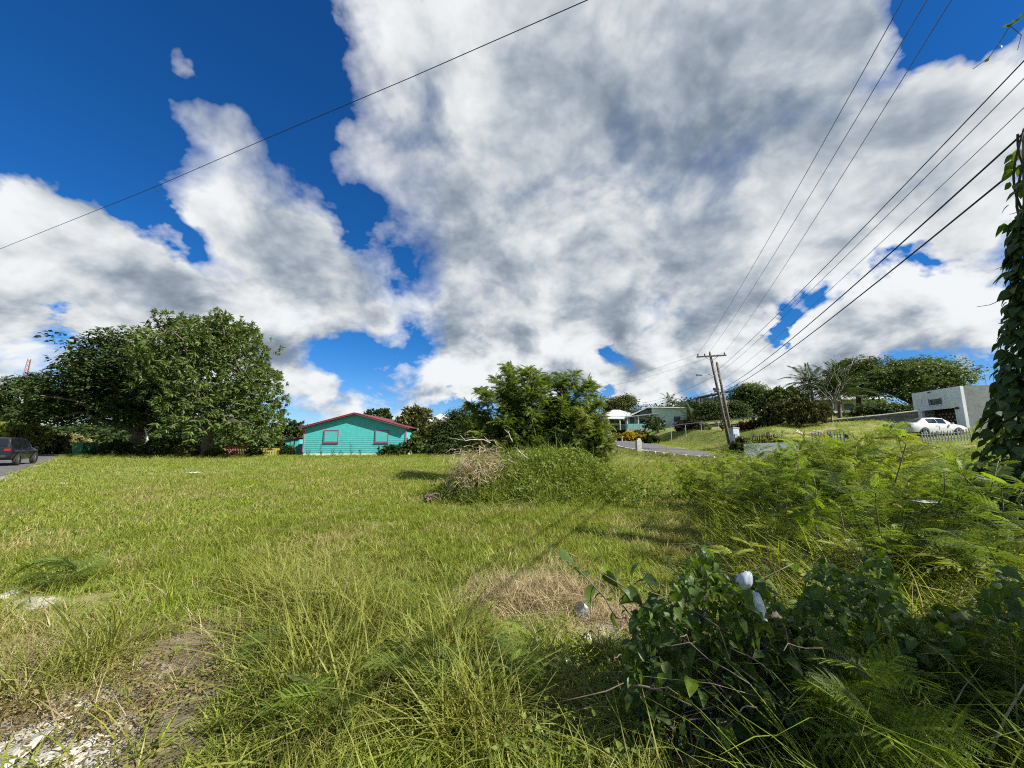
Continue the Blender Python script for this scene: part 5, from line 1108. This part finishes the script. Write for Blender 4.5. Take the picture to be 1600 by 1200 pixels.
for k, (px, py, sx, sy, lb) in enumerate(((60, 1150, .26, .17, 'flat limestone slab in the bare ground at bottom left corner'), (120, 1175, .15, .1, 'small slab right of the bottom left limestone slab'), (70, 1062, .24, .13, 'flat limestone slab above the bottom left one'), (112, 1048, .12, .09, 'small pale slab right of the upper limestone slab'), (20, 1185, .2, .13, 'limestone slab cut by the bottom left corner'), (18, 932, .16, .1, 'pale flat slab at the left edge behind the grass tufts'), (30, 1085, .14, .1, 'small pale slab at the left edge under the yellow grass'), (150, 1190, .12, .08, 'small slab at the bottom edge right of the others'))): stone('limestone_slab', lb, px, py, (sx, sy, .05), 330+k, LIME, .6, 'pale slabs in the bare ground', .2)
def scrap(name, label, px, py, w, mat, seed, lift=.02, h=.05, loc=None, cat='litter'):
    g = np.random.default_rng(seed); n = 7; mb = MB()
    for i in range(n):
        for j in range(n): u, v = i/(n-1)-.5, j/(n-1)-.5; mb.v.append((w*u, w*.7*v, lift+h*g.uniform(0, 1)*(1-3*max(u*u, v*v))))
    mb.f = [(i*n+j, (i+1)*n+j, (i+1)*n+j+1, i*n+j+1) for i in range(n-1) for j in range(n-1)]; mb.m = [0]*len(mb.f); o = mb.build(name, mat, None, True); o.location = loc or hit(px, py); return tag(o, label, cat)
scrap('paper_scrap', 'flat pale scrap lying on the lawn before the feathery tree', 304, 740, .55, WHP, 350, .05)
scrap('paper_scrap', 'tiny white scrap on the lawn near the left street', 98, 758, .28, WHP, 351, .05)
scrap('plastic_strip', 'pale strip of plastic caught in the weeds behind the sapling', 0, 0, .28, WHP, 352, 0, .03, P(1448, 784, 5.2))

# ------------------------------------------------------------------ heart-leaved vine shrub in the right foreground
def heart_leaf(L, W_, seed, curl=.25):
    g = np.random.default_rng(seed); u = np.array([0, .12, .35, .6, .85, 1.]); hw = np.array([.04, .75, 1., .72, .3, .0])*W_/2; sh = np.array([0, -.10, 0, 0, 0, 0])*L
    y = L*u; z = -curl*L*u**2; mid = np.stack([0*y, y, z], 1)
    Lf = np.stack([-hw, y+sh, z+.30*hw+g.normal(0, .01*L, 6)], 1); Rt = np.stack([hw, y+sh, z+.30*hw+g.normal(0, .01*L, 6)], 1)
    V = np.vstack([mid, Lf, Rt]); F = []
    for i in range(5): F.append([6+i, i, i+1, 7+i]); F.append([i, 12+i, 13+i, i+1])
    return V, np.array(F)[:, ::-1], np.full(18, g.uniform(.2, .8))
HL = [quads_mesh('leaf', *heart_leaf(.115, .085, s, c)[:2], VINE, heart_leaf(.115, .085, s, c)[2], True) for s, c in ((1, .15), (2, .4), (3, .65), (4, .3))]
HLB = leafmat('young_vine_leaf', (.13, .22, .02), (.24, .34, .04), .55, (1.3, 1.3, .4), .4); HLY = [quads_mesh('leaf', *heart_leaf(.105, .07, s, c)[:2], HLB, heart_leaf(.105, .07, s, c)[2], True) for s, c in ((5, .2), (6, .5))]
def euler_of(M): return Matrix(M.tolist()).to_euler()
def put_leaves(root, pos, axis, g, scl, bright=.12, meshes=None, limit=300):
    n = len(pos); M = frames(axis, None, g)
    for k in range(n):
        ms = meshes or (HLY if g.uniform() < bright else HL); link('leaf', ms[g.integers(len(ms))], root, tuple(pos[k]), euler_of(M[k]), g.uniform(*scl))
g = np.random.default_rng(400); b0 = hit(1110, 1160); root = thing('vine_shrub', 'dark heart leaved vine shrub in the foreground, with white litter on it', 'shrub', b0); mb = MB(); pos = []; ax = []
b0n = np.array(b0)
ends = [(860, 852, 2.55), (1000, 880, 2.5), (1040, 870, 2.6), (1080, 872, 2.7), (1130, 880, 2.7), (1190, 885, 2.75), (1240, 880, 2.8), (1290, 905, 2.8), (1330, 900, 2.8), (1360, 940, 2.7), (1020, 930, 2.3), (1100, 930, 2.35), (1180, 940, 2.4), (1260, 950, 2.4), (1330, 990, 2.4), (1050, 990, 2.15), (1140, 1000, 2.15), (1230, 1010, 2.2), (990, 1010, 2.2), (1300, 1040, 2.2), (1080, 1060, 2.0), (1180, 1070, 2.0), (1000, 1090, 2.05), (1250, 1110, 2.0), (1120, 1130, 1.95), (1020, 960, 2.6), (1210, 920, 2.6), (940, 872, 2.55)]
for k, (px, py, Y) in enumerate(ends):
    e = np.array(P(px, py, Y))-b0n; s0 = np.array([g.normal(.1, .25), g.normal(.1, .15), 0]); q = limb(mb, s0, e, .007, .0025, g, 10, .10, 5)
    m = 13 if k else 16; tt = g.uniform(.30, 1, m); tt[0] = 1; w = np.stack([np.interp(tt*9, np.arange(10), q[:, c]) for c in range(3)], 1)
    pos.append(w); a = g.uniform(0, 6.28, m); ax.append(np.stack([np.cos(a)*.8, np.sin(a)*.8-.25, g.uniform(-.9, .15, m)], 1))
for k in range(26):
    p = np.array(P(g.uniform(960, 1330), g.uniform(980, 1195), g.uniform(1.9, 2.3)))-b0n; p[2] = max(p[2], .05); limb(mb, p, p+np.array([g.normal(0, .3), g.normal(0, .15), g.normal(.05, .15)]), .004, .002, g, 6, .1, 4)
mb.build('stem', solid('grey_brown_twig', (.13, .105, .08), .9, .3, 12), root, True)
pos = np.vstack(pos); ax = np.vstack(ax); sel = g.permutation(len(pos))[:298]; put_leaves(root, pos[sel], ax[sel], g, (.4, .95))
n = 5200; cx_ = g.uniform(985, 1600, n); tp_ = 905+32*np.sin(cx_/37.)+24*np.sin(cx_/15.+1)+np.clip(cx_-1380, 0, 99)*.35+np.clip(1050-cx_, 0, 99)*.7; cp = np.array([P(a_, t_+(1195-t_)*g.uniform(0, 1)**1.25, g.uniform(2.05, 2.9)) for a_, t_ in zip(cx_, tp_)])-b0n; cp = cp[cp[:, 2] > .03]; n = len(cp); cpar = []
for w in range(3):
    s = (np.arange(n) % 3) == w; cpar.append(stamp(heart_leaf(.062, .042, 11+w, .5), cp[s], frames(g.normal(0, 1, (s.sum(), 3))+[0, -.2, -.5], None, g), g.uniform(.5, 1.3, s.sum()), g))
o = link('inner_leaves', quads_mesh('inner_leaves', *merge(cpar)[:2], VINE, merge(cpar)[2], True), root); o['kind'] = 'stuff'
# white plastic bag and bottle caught in the vine
BAG = leafmat('white_plastic', (.50, .55, .62), (.58, .63, .7), .3, (1, 1, 1), .35, rnd=False); p = P(1163, 908, 1.98); import bmesh
bm = bmesh.new(); bmesh.ops.create_uvsphere(bm, u_segments=22, v_segments=14, radius=1)
for v in bm.verts: x, y, z = v.co; f = 1+.06*math.sin(4*math.atan2(y, x)+3*z)+.06*math.sin(9*x+7*z)+.05*math.sin(17*y-11*z)-.13*abs(math.sin(3*math.atan2(y, x)+2.5*z)); v.co = Vector((x*.036*f, y*.034*f, (z if z > 0 else z*.55)*.052*f))
for v in [v for v in bm.verts if v.co.z < -.018]: v.co.z -= .01*math.sin(v.co.x*160)
me = bpy.data.meshes.new('plastic_bag'); bm.to_mesh(me); bm.free(); me.materials.append(BAG); me.polygons.foreach_set('use_smooth', [True]*len(me.polygons)); o = link('plastic_bag', me, None, p, (.3, .55, .3)); tag(o, 'white puffed plastic bag caught on top of the vine shrub', 'bag')
p = P(1180, 928, 2.16); bt = thing('plastic_bottle', 'crushed pale plastic bottle lying below the white bag', 'bottle', p); bt.rotation_euler = (R(150), R(35), R(35)); bt.scale = (.8, .8, .8); PET = glassmat('cloudy_plastic', (.55, .6, .6), .2)
prof = [(0, .0), (.024, 0), (.028, .01), (.026, .05), (.028, .09), (.025, .12), (.012, .145), (.011, .158), (0, .158)]; mb = MB(); N = 14
for k in range(N): mb.v += [(r_*math.cos(2*math.pi*k/N)*(1-.15*math.sin(z_*60)), r_*math.sin(2*math.pi*k/N), z_) for r_, z_ in prof]
mb.f = [(k*9+j, ((k+1) % N)*9+j, ((k+1) % N)*9+j+1, k*9+j+1) for k in range(N) for j in range(8)]; mb.m = [0]*len(mb.f); mb.build('body', PET, bt, True); MB().tube([(0, 0, .03), (0, 0, .085)], .0288, 16, False).build('paper_band', WHP, bt); MB().tube([(0, 0, .155), (0, 0, .172)], .014, 12).build('cap', WHP, bt)
p = P(1212, 964, 1.97); scrap('cardboard_scrap', 'torn brown cardboard bit under the plastic bottle', 0, 0, .045, solid('damp_cardboard', (.36, .28, .2), .95, .2, 10), 353, 0, .03, p)

# ------------------------------------------------------------------ vine climbing the guy pole at the right edge
gp = P(1588, 760, 4.3); b0 = Vector((gp.x, gp.y, hz(gp.x, gp.y))); tp = P(1606, 215, 4.3)-b0; root = thing('vine_covered_pole', 'slender pole wrapped in dark climbing vine at the right edge', 'vine', b0); g = np.random.default_rng(420)
MB().tube([(0, 0, -.2), tp*.5, tp*1.02], [.06, .055, .045], 8).build('pole', POLE, root, True); mb = MB(); tn = np.array(tp)
for k in range(5):
    t = np.linspace(0, 1.02, 40); a = t*g.uniform(9, 16)+k*1.3; r_ = .075+.04*np.sin(t*9+k)**2; q = tn*t[:, None]+np.stack([np.cos(a)*r_, np.sin(a)*r_, 0*t], 1); mb.tube(q, .012, 4)
for k in range(10):
    t = g.uniform(.15, .85); s0 = tn*t; limb(mb, s0, s0+np.array([-g.uniform(.12, .4), g.normal(0, .1), g.normal(-.02, .14)]), .006, .003, g, 5, .1, 4)
mb.build('vine_stem', BARK_DARK, root, True)
def thick(t): return np.interp(t, [0, .12, .25, .4, .6, .8, 1.], [.52, .52, .44, .30, .18, .12, .07])
n = 290; t = g.uniform(0, 1.0, n)**1.5; a = g.uniform(0, 6.28, n); rr_ = (thick(t)+.05)*np.sqrt(g.uniform(.1, 1, n)); pos = tn*t[:, None]+np.stack([np.cos(a)*rr_, np.sin(a)*rr_, g.normal(0, .03, n)], 1)
put_leaves(root, pos, np.stack([np.cos(a), np.sin(a), -.6+0*a], 1), g, (.8, 1.5), .06)
n = 2600; t = g.uniform(0, .9, n)**1.9; a = g.uniform(0, 6.28, n); rr_ = thick(t)*np.sqrt(g.uniform(0, 1, n)); pos = tn*t[:, None]+np.stack([np.cos(a)*rr_, np.sin(a)*rr_, 0*a], 1); par = [stamp(heart_leaf(.115, .085, 21+w, .4), pos[w::3], frames(np.stack([np.cos(a), np.sin(a), -.7+0*a], 1)[w::3], None, g), g.uniform(.7, 1.3, len(pos[w::3])), g) for w in range(3)]
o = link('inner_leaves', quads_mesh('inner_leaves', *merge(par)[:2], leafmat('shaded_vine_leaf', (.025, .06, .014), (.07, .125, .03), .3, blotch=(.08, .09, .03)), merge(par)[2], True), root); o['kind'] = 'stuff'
mb = MB(); q = [P(1600, 22, 4.6), P(1578, 40, 4.7), P(1560, 70, 4.8), P(1545, 90, 4.9), P(1520, 108, 5.)]; o0 = q[0].copy(); tr = thing('vine_tendril', 'thin curling vine tendril hanging on the wires at top right', 'vine', o0); mb.tube([p-o0 for p in q], .006, 4); mb.tube([P(1578, 40, 4.7)-o0, P(1596, 55, 4.7)-o0, P(1590, 78, 4.7)-o0], .005, 4); mb.build('stem', BARK, tr)
g = np.random.default_rng(431); put_leaves(tr, np.array([q[0]-o0, q[1]-o0, q[1]-o0, (q[0]+q[1])/2-o0, q[2]-o0, q[3]-o0]), g.normal(0, 1, (6, 3)), g, (.6, 1.0), 0)

# ------------------------------------------------------------------ feathery saplings and ferny fronds on the right
LEAFY = [feather(6, .20, .095, .014, d_, s, 15) for s, d_ in ((1, .5), (2, .9), (3, 1.3))]
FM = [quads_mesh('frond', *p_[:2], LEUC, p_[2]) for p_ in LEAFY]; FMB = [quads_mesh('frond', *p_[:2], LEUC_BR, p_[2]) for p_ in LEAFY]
def sapling(label, base, tips, seed, per=14, scl=(.8, 1.3), start=.35, r0=.011, bright=.2, group='feathery saplings', bark=None, name='feathery_sapling'):
    g = np.random.default_rng(seed); root = thing(name, label, 'sapling', base, 0, group); b0 = np.array(base); mb = MB(); cnt = 0
    for e in tips:
        e = np.array(e)-b0; q = limb(mb, (g.normal(0, .04), g.normal(0, .04), -.05), e, r0, r0*.25, g, 10, .06, 5); tt = start+(1-start)*(np.arange(per)+g.uniform(0, 1, per))/per
        w = np.stack([np.interp(tt*9, np.arange(10), q[:, c]) for c in range(3)], 1); a = np.arange(per)*2.4+g.uniform(0, 6); ax = np.stack([np.cos(a), np.sin(a), g.uniform(.0, .7, per)], 1)+unit(e)*.45; M = frames(ax, None, g)
        for k in range(per):
            if cnt >= 300: break
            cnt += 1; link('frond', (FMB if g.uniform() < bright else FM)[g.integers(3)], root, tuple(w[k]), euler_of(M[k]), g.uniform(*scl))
    mb.build('stem', bark or solid('young_stem', (.16, .13, .085), .8, .3, 12), root, True)
sapling('tall feathery sapling with bare reddish stem in front of the white car', hit(1432, 960), [P(1388, 668, 3.5), P(1350, 760, 3.4), P(1475, 735, 3.5), P(1500, 790, 3.5), P(1300, 740, 3.6)], 501, 40, (.55, 1.05), .2, .014, .6)
sapling('feathery sapling spreading left of the tall one, over the weeds', on(1290, 900, 4.6), [P(1240, 690, 4.6), P(1290, 672, 4.8), P(1340, 690, 4.6), P(1190, 720, 4.7), P(1270, 740, 4.4)], 502, 40, (.55, 1.1), .2, .012, .65)
sapling('feathery sapling below the blue washed wall, at the edge of the lot', on(1180, 850, 6.5), [P(1150, 715, 6.6), P(1190, 700, 6.6), P(1230, 712, 6.5), P(1120, 740, 6.6), P(1210, 740, 6.3)], 503, 36, (.6, 1.2), .2, .012, .6)
sapling('dense feathery sapling between the tall one and the vine pole', hit(1545, 960), [P(1500, 730, 3.4), P(1560, 720, 3.5), P(1590, 800, 3.2), P(1480, 830, 3.2), P(1540, 850, 3.0), P(1600, 760, 3.6)], 504, 36, (.5, 1.05), .2, .012, .35)
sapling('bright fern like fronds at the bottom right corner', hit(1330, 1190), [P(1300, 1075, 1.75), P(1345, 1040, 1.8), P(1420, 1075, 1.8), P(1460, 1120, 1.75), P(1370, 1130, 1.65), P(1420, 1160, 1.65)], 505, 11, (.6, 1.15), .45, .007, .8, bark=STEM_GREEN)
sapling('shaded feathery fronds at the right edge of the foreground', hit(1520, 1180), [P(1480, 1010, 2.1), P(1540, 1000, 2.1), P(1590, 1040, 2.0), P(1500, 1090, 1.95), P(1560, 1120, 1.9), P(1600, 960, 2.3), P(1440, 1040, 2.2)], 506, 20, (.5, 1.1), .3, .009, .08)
sapling('low feathery seedling at the bottom, left of centre', hit(495, 1165), [P(470, 1080, 2.3), P(500, 1072, 2.35), P(530, 1095, 2.3)], 507, 6, (.6, .9), .4, .005, .3, bark=STEM_GREEN)
sapling('feathery seedling in the grass at bottom centre', hit(660, 1120), [P(620, 1010, 2.6), P(650, 990, 2.7), P(690, 1020, 2.6), P(700, 1050, 2.5)], 508, 7, (.6, 1.), .4, .005, .1, bark=STEM_GREEN)
sapling('feathery seedling left of the small stones', hit(815, 1100), [P(790, 1010, 2.7), P(830, 990, 2.8), P(860, 1030, 2.6), P(800, 1050, 2.5)], 509, 8, (.6, 1.), .4, .005, .1, bark=STEM_GREEN)
sapling('dark feathery seedling at the left edge beside the pale slab', hit(95, 925), [P(60, 880, 4.6), P(100, 872, 4.7), P(125, 885, 4.6)], 510, 9, (.8, 1.2), .3, .006, 0, bark=STEM_GREEN)
sapling('feathery seedling in the grass above the yellow tuft', hit(410, 1050), [P(395, 1010, 2.9), P(425, 1000, 2.95)], 511, 6, (.5, .8), .4, .005, .1, bark=STEM_GREEN)
# feathery shrub at the right edge; taller unseen stems added to shade the foreground
b0 = Vector((3.9, 1.75, hz(3.9, 1.75))); g = np.random.default_rng(520); tips = [Vector((4.0+g.normal(0, .5), 1.6+g.normal(0, .45), g.uniform(.8, 2.3))) for _ in range(10)]+[Vector((3.95+g.normal(0, .45), .9+g.normal(0, .3), g.uniform(2.2, 3.5))) for _ in range(12)]
sapling('feathery shrub, with unseen stems added to cast shade, cut by the right edge of the photo', b0, tips, 521, 13, (1.2, 2.1), .3, .016, .05, name='shading_shrub')

# bank of yellow-green feathery shrubs between the lot and the hill road
YL = leafmat('yellow_feather_leaf', (.14, .185, .025), (.29, .33, .06), .45, (1.25, 1.25, .5)); FEN = [feather(9, .22, .075, .011, d_, s) for s, d_ in ((11, .6), (12, 1.), (13, 1.4))]
for k, (px, Y, ptop, w, lb) in enumerate(((1075, 10.5, 722, 45, 'leftmost low shrub of the yellow green bank, beside the field'), (1140, 9., 706, 45, 'yellow green shrub below the leaning poles'), (1205, 7.6, 700, 50, 'yellow green shrub below the blue washed wall'),
    (1275, 6.6, 688, 55, 'yellow green shrub below the wood pile'), (1335, 6.0, 680, 50, 'tallest yellow green shrub of the bank, left of the white car'), (1430, 6.2, 708, 45, 'yellow green shrub right below the white car'), (1500, 5.6, 712, 55, 'yellow green shrub of the bank nearest the vine pole'))):
    b0 = on(px, 800, Y); g = np.random.default_rng(540+k); tips = []
    for _ in range(17): e = P(px+g.normal(0, w), ptop+abs(g.normal(0, 38)), Y+g.normal(0, .5)); tips.append(np.array(e)-np.array(b0))
    stemmed('feathery_bank_shrub', lb, b0, tips, YL if k % 3 else LEUC_BR, 550+k, FEN, 58, .009, .12, (.45, 1.05), group='feathery shrubs on the right bank')
# ------------------------------------------------------------------ grass and weeds
g = np.random.default_rng(600)
def keep_off(p):
    dist, _, _ = road_near(p[:, 0], p[:, 1]); s = (p[:, 0]-LE0[0])*LEN_[0]+(p[:, 1]-LE0[1])*LEN_[1]
    k = (dist > ROAD_HW+.45) & ~((s > -.1) & (s < 5.7)); k &= ~((p[:, 0] > xl-.1) & (p[:, 0] < xr+.1) & (p[:, 1] > yf-.05) & (p[:, 1] < yf+12.2)); return k
def wedge(n, r0, r1, half=57, power=1.):
    r = np.sqrt(r0**2+(r1**2-r0**2)*g.uniform(0, 1, n)**power); a = g.uniform(-R(half), R(half), n); p = np.stack([r*np.sin(a), r*np.cos(a)], 1); return p[keep_off(p)]
def bare(p):
    """0..1: how bare the soil is"""
    x, y = p[:, 0], p[:, 1]; wob = .25*np.sin(x*5.1+y*3.3)+.2*np.sin(x*9.7-y*7.9); v = np.zeros(len(p))
    for (cx, cy, rx, ry) in ((-2.95, 2.25, 1.4, 1.35), (.30, 4.1, .75, .7), (.95, 3.6, .8, .5), (-4.8, 4.2, .7, .4), (-2.5, 7.7, .5, .25)): v = np.maximum(v, np.clip(1.5-np.hypot((x-cx)/rx, (y-cy)/ry)-wob, 0, 1))
    return v
def zed(p, dz=0.): return np.column_stack([p, H(p[:, 0], p[:, 1])+dz])
def tallness(p): return sstep(p[:, 0]-(.75+.42*p[:, 1]), -.5, 1.2)
def moundness(p): return np.exp(-(((p[:, 0]-.75)/2.3)**2+((p[:, 1]-11.3)/1.7)**2)**1.5)
LAWN = [tuft(16, (.05, .13), .009, .05, .8, s, 3) for s in range(3)]+[tuft(22, (.08, .2), .010, .07, .8, s+5, 3) for s in range(2)]
FARL = [tuft(20, (.06, .16), .02, .14, .8, s+10, 2) for s in range(3)]
MEDG = [tuft(26, (.14, .40), .010, .08, 1.05, s+20, 4, .75) for s in range(4)]
TALL = [tuft(34, (.3, .8), .012, .08, .95, s+30, 5, .7) for s in range(4)]
DRY = [tuft(22, (.08, .22), .006, .07, 1.1, s+40, 3, .8) for s in range(3)]
def weedclump(seed, h, n, L):
    gg = np.random.default_rng(seed); b_ = np.stack([gg.normal(0, .1, n), gg.normal(0, .1, n), gg.uniform(.02, h, n)], 1); return leaf_set(b_, np.stack([gg.normal(0, 1, n), gg.normal(0, 1, n), gg.normal(.3, .5, n)], 1), gg.uniform(.5, 1, n)*L, L*.42, gg)
WEED = [weedclump(s, h, n, L) for s, h, n, L in ((50, .14, 26, .055), (51, .3, 44, .07), (52, .5, 60, .085))]
FERN = [merge([stamp(FEA[k], np.zeros((5, 3))+[0, 0, .06], frames(np.column_stack([np.cos(np.arange(5)*1.256+k), np.sin(np.arange(5)*1.256+k), np.full(5, .9)])), np.full(5, .8), np.random.default_rng(k))]) for k in range(3)]
def lay(name, label, protos, mat, p, scl, seed, tilt=.15, dz=0.):
    vid = np.random.default_rng(seed).integers(0, len(protos), len(p)); scatter(name, protos, mat, zed(p, dz), scl, vid, label, None, tilt, seed)
# close turf
p = wedge(29000, 1.0, 9.5, 78); p = p[g.uniform(0, 1, len(p)) > bare(p)*1.05]; lay('short_grass', 'short mixed turf of the near field', LAWN, GRASS, p, g.uniform(.5, 1.2, len(p)), 1, .25)
p = wedge(33000, 9.5, 24, 62); p = p[g.uniform(0, 1, len(p)) > bare(p)]; lay('lawn_grass', 'short turf in the middle of the lot', FARL, GRASS, p, g.uniform(.5, 1.05, len(p)), 2, .25)
p = wedge(26000, 24, 62, 55); lay('far_grass', 'olive lawn and bank grass farther away', FARL, GRASS, p, g.uniform(.8, 1.5, len(p)), 3, .25)
# longer grass of the foreground belt, thinning with distance; patchy
def patchy(p, f=.9, seed=0): return .5+.5*np.sin(p[:, 0]*f*2.1+1.3+seed)*np.cos(p[:, 1]*f*1.7-.6+seed)+.35*np.sin(p[:, 0]*f*5.3-p[:, 1]*f*4.1+seed)
p = wedge(7200, 1.3, 6.2, 78); d_ = np.hypot(p[:, 0], p[:, 1]); pr_ = (1.05-sstep(d_, 2.6, 5.0))*np.clip(patchy(p)+.25, .1, 1)*(1-bare(p)*1.15)*(1-.85*np.exp(-((p[:, 0]-.55)/.75)**2-((p[:, 1]-3.5)/1.0)**2)); p = p[g.uniform(0, 1, len(p)) < pr_]
lay('foreground_grass', 'long arching grass of the foreground', MEDG, GRASS, p, g.uniform(.4, .85, len(p)), 4, .25)
p = wedge(2600, 5, 22); p = p[g.uniform(0, 1, len(p)) < np.clip(patchy(p, .45, 2)-.45, 0, 1)*1.4*(1-tallness(p))]; lay('grass_tufts', 'bright rank grass tufts in the mid lot', MEDG, LUSH, p, g.uniform(.5, .95, len(p)), 5, .12)
# tall yellow-green grass clumps front left and centre
c_ = np.array([(-1.75, 3.3), (-1.35, 3.0), (-1.05, 3.35), (-.7, 2.75), (-1.9, 3.8), (-1.5, 3.7), (-.35, 2.5), (-.9, 2.4), (-2.4, 4.2), (-.5, 3.1), (-3.1, 2.75), (-2.95, 2.95), (-.1, 2.3), (-2.9, 4.6), (-1.2, 2.6)])
p = np.vstack([c+g.normal(0, .13, (7, 2)) for c in c_]); lay('long_grass_tufts', 'tall yellow green grass tufts at left and centre front', TALL, leafmat('yellow_green_blade', (.15, .18, .03), (.30, .31, .07), .45, (1.25, 1.2, .5), .45), p, g.uniform(.55, .95, len(p)), 6, .2)
# rank growth right of the field and over the mound
p = wedge(25000, 1.9, 22, 66, 1.3); p = p[g.uniform(0, 1, len(p)) < tallness(p)*(.35+.65*np.clip(patchy(p, .7, 4)+.3, 0, 1))]; n1 = len(p)
lay('rank_grass', 'tall rank grass between the field and the hill road', TALL, LUSH, p, g.uniform(.55, 1.2, n1)*np.interp(p[:, 1], [2, 4, 8, 20], [.9, 1.15, 1.1, .7]), 7, .15)
p = wedge(16500, 2.6, 24, 64, 1.3); p = p[g.uniform(0, 1, len(p)) < tallness(p)*.75]; lay('leafy_weeds', 'leafy weeds among the rank grass at right', WEED, leafmat('weed_leaf', (.08, .13, .02), (.21, .26, .055), .42), p, g.uniform(.5, 1.1, len(p))*np.interp(np.hypot(p[:, 0], p[:, 1]), [2.6, 5, 12], [.7, 1, 1.5]), 8, .2)
p = wedge(9000, 4.6, 20, 58, 1.2); p = p[g.uniform(0, 1, len(p)) < tallness(p)*.6]; lay('ferny_weeds', 'feathery yellow green weeds overgrowing the right side', [(V_*[1, 1, 1.], F_, T_) for V_, F_, T_ in FERN], leafmat('yellow_pinnate_leaf', (.15, .19, .025), (.30, .33, .06), .45, (1.25, 1.25, .5)), p, g.uniform(.5, 1.2, len(p)), 9, .25, np.random.default_rng(99).uniform(.05, .55, len(p)))
pm = np.column_stack([g.normal(.75, 1.55, 2600), g.normal(11.2, 1.0, 2600)]); pm = pm[g.uniform(0, 1, len(pm)) < np.clip(moundness(pm)*1.6, 0, 1)]
lay('mound_grass', 'long bright grass draped over the brush mound', MEDG, leafmat('mound_blade', (.10, .15, .02), (.24, .29, .05), .42, (1.3, 1.25, .5), .4), pm, g.uniform(.9, 1.7, len(pm)), 10, .7)
pm = np.column_stack([g.normal(.9, 1.6, 3600), g.normal(11.3, 1.0, 3600)]); pm = pm[g.uniform(0, 1, len(pm)) < np.clip(moundness(pm)*1.5, 0, 1)]; lay('mound_weeds', 'leafy creepers on the brush mound', WEED, MATS['weed_leaf'], pm, g.uniform(.6, 1.5, len(pm)), 11, .6)
p = wedge(2600, 2.6, 16, 58, 1.2); p = p[g.uniform(0, 1, len(p)) < tallness(p)*.5]; lay('dry_stalks', 'dead brown stalks standing in the rank growth', TALL, STRAW, p, g.uniform(.6, 1.25, len(p)), 18, .2)
# dry straw on the bare places, low weeds at the bottom
p = np.vstack([np.column_stack([g.normal(.25, .36, 420), g.normal(4.15, .3, 420)]), np.column_stack([g.normal(1.35, .25, 160), g.normal(3.5, .2, 160)]), np.column_stack([g.normal(-3., .6, 120), g.normal(2.6, .6, 120)])]); lay('dry_straw', 'dry straw on the bare patches', DRY, STRAW, p, g.uniform(.6, 1.2, len(p)), 12, .4)
p = wedge(9000, 3, 26); p = p[g.uniform(0, 1, len(p)) < np.clip(patchy(p, .33, 7)-.3, 0, 1)*1.2]; lay('straw_flecks', 'dry straw tufts mixed through the turf', DRY, STRAW, p, g.uniform(.5, 1., len(p)), 13, .4)
HW = []
for s in range(3):
    gg = np.random.default_rng(700+s); n = 12; HW.append(stamp(heart_leaf(.05, .032, s, .3), np.column_stack([gg.normal(0, .05, (n, 2)), gg.uniform(.02, .2, n)]), frames(np.column_stack([gg.normal(0, 1, (n, 2)), gg.normal(.1, .4, n)])), gg.uniform(.5, 1.1, n), gg))
p = wedge(1500, 1.5, 4.6); p = p[(bare(p) < .4) & (p[:, 0] > -2.2)]; lay('low_weeds', 'small leafy weeds in the near grass', HW, MATS['weed_leaf'], p, g.uniform(.5, .95, len(p)), 14, .3)
p = np.column_stack([g.normal(-2.7, .65, 420), g.normal(2.55, .5, 420)]); lay('creeping_weeds', 'reddish brown creeping weeds on the bare ground at bottom left', WEED[:1], leafmat('brown_weed_leaf', (.13, .11, .04), (.26, .2, .09), .25), p, g.uniform(.35, .75, len(p)), 15, .3)
# unmown strip at the foot of the tree line and the house
p = np.column_stack([g.uniform(-46, -3, 2600), g.normal(37.2, .8, 2600)]); p = p[keep_off(p)]; lay('edge_grass', 'unmown grass along the tree line and house', MEDG, LUSH, p, g.uniform(.6, 1.3, len(p)), 16, .15)
p = np.column_stack([g.uniform(9, 34, 2600), g.uniform(17, 36, 2600)]); p = p[keep_off(p)]; p = p[road_near(p[:, 0], p[:, 1])[0] < 7.5]; lay('verge_grass', 'weedy verge along the hill road', MEDG, leafmat('verge_blade', (.10, .13, .025), (.22, .24, .06), .4), p, g.uniform(.6, 1.4, len(p)), 17, .15)
# distant scrub closing the view behind the lot
pos = []; gg = np.random.default_rng(640)
for k in range(150):
    a = gg.uniform(-55, 38) if k < 80 else gg.uniform(-56, -14); r = gg.uniform(95, 150); c = np.array([r*math.sin(R(a)), r*math.cos(R(a))]); hgt = gg.uniform(2.5, 5.5); m = 26; z0 = hz(*c)
    pos.append(np.column_stack([c[0]+gg.normal(0, 3.6, m), c[1]+gg.normal(0, 2, m), z0+gg.uniform(.2, 1, m)*hgt]))
pos = np.vstack(pos); par = [stamp(PAD_B[w], pos[w::2], frames(np.column_stack([gg.normal(0, 1, (len(pos[w::2]), 2)), np.zeros(len(pos[w::2]))])), gg.uniform(1.8, 3.2, len(pos[w::2])), gg) for w in range(2)]
o = link('distant_treeline', quads_mesh('distant_treeline', *merge(par)[:2], DARKLEAF, merge(par)[2])); tag(o, 'dark line of trees far behind the lot', kind='stuff')
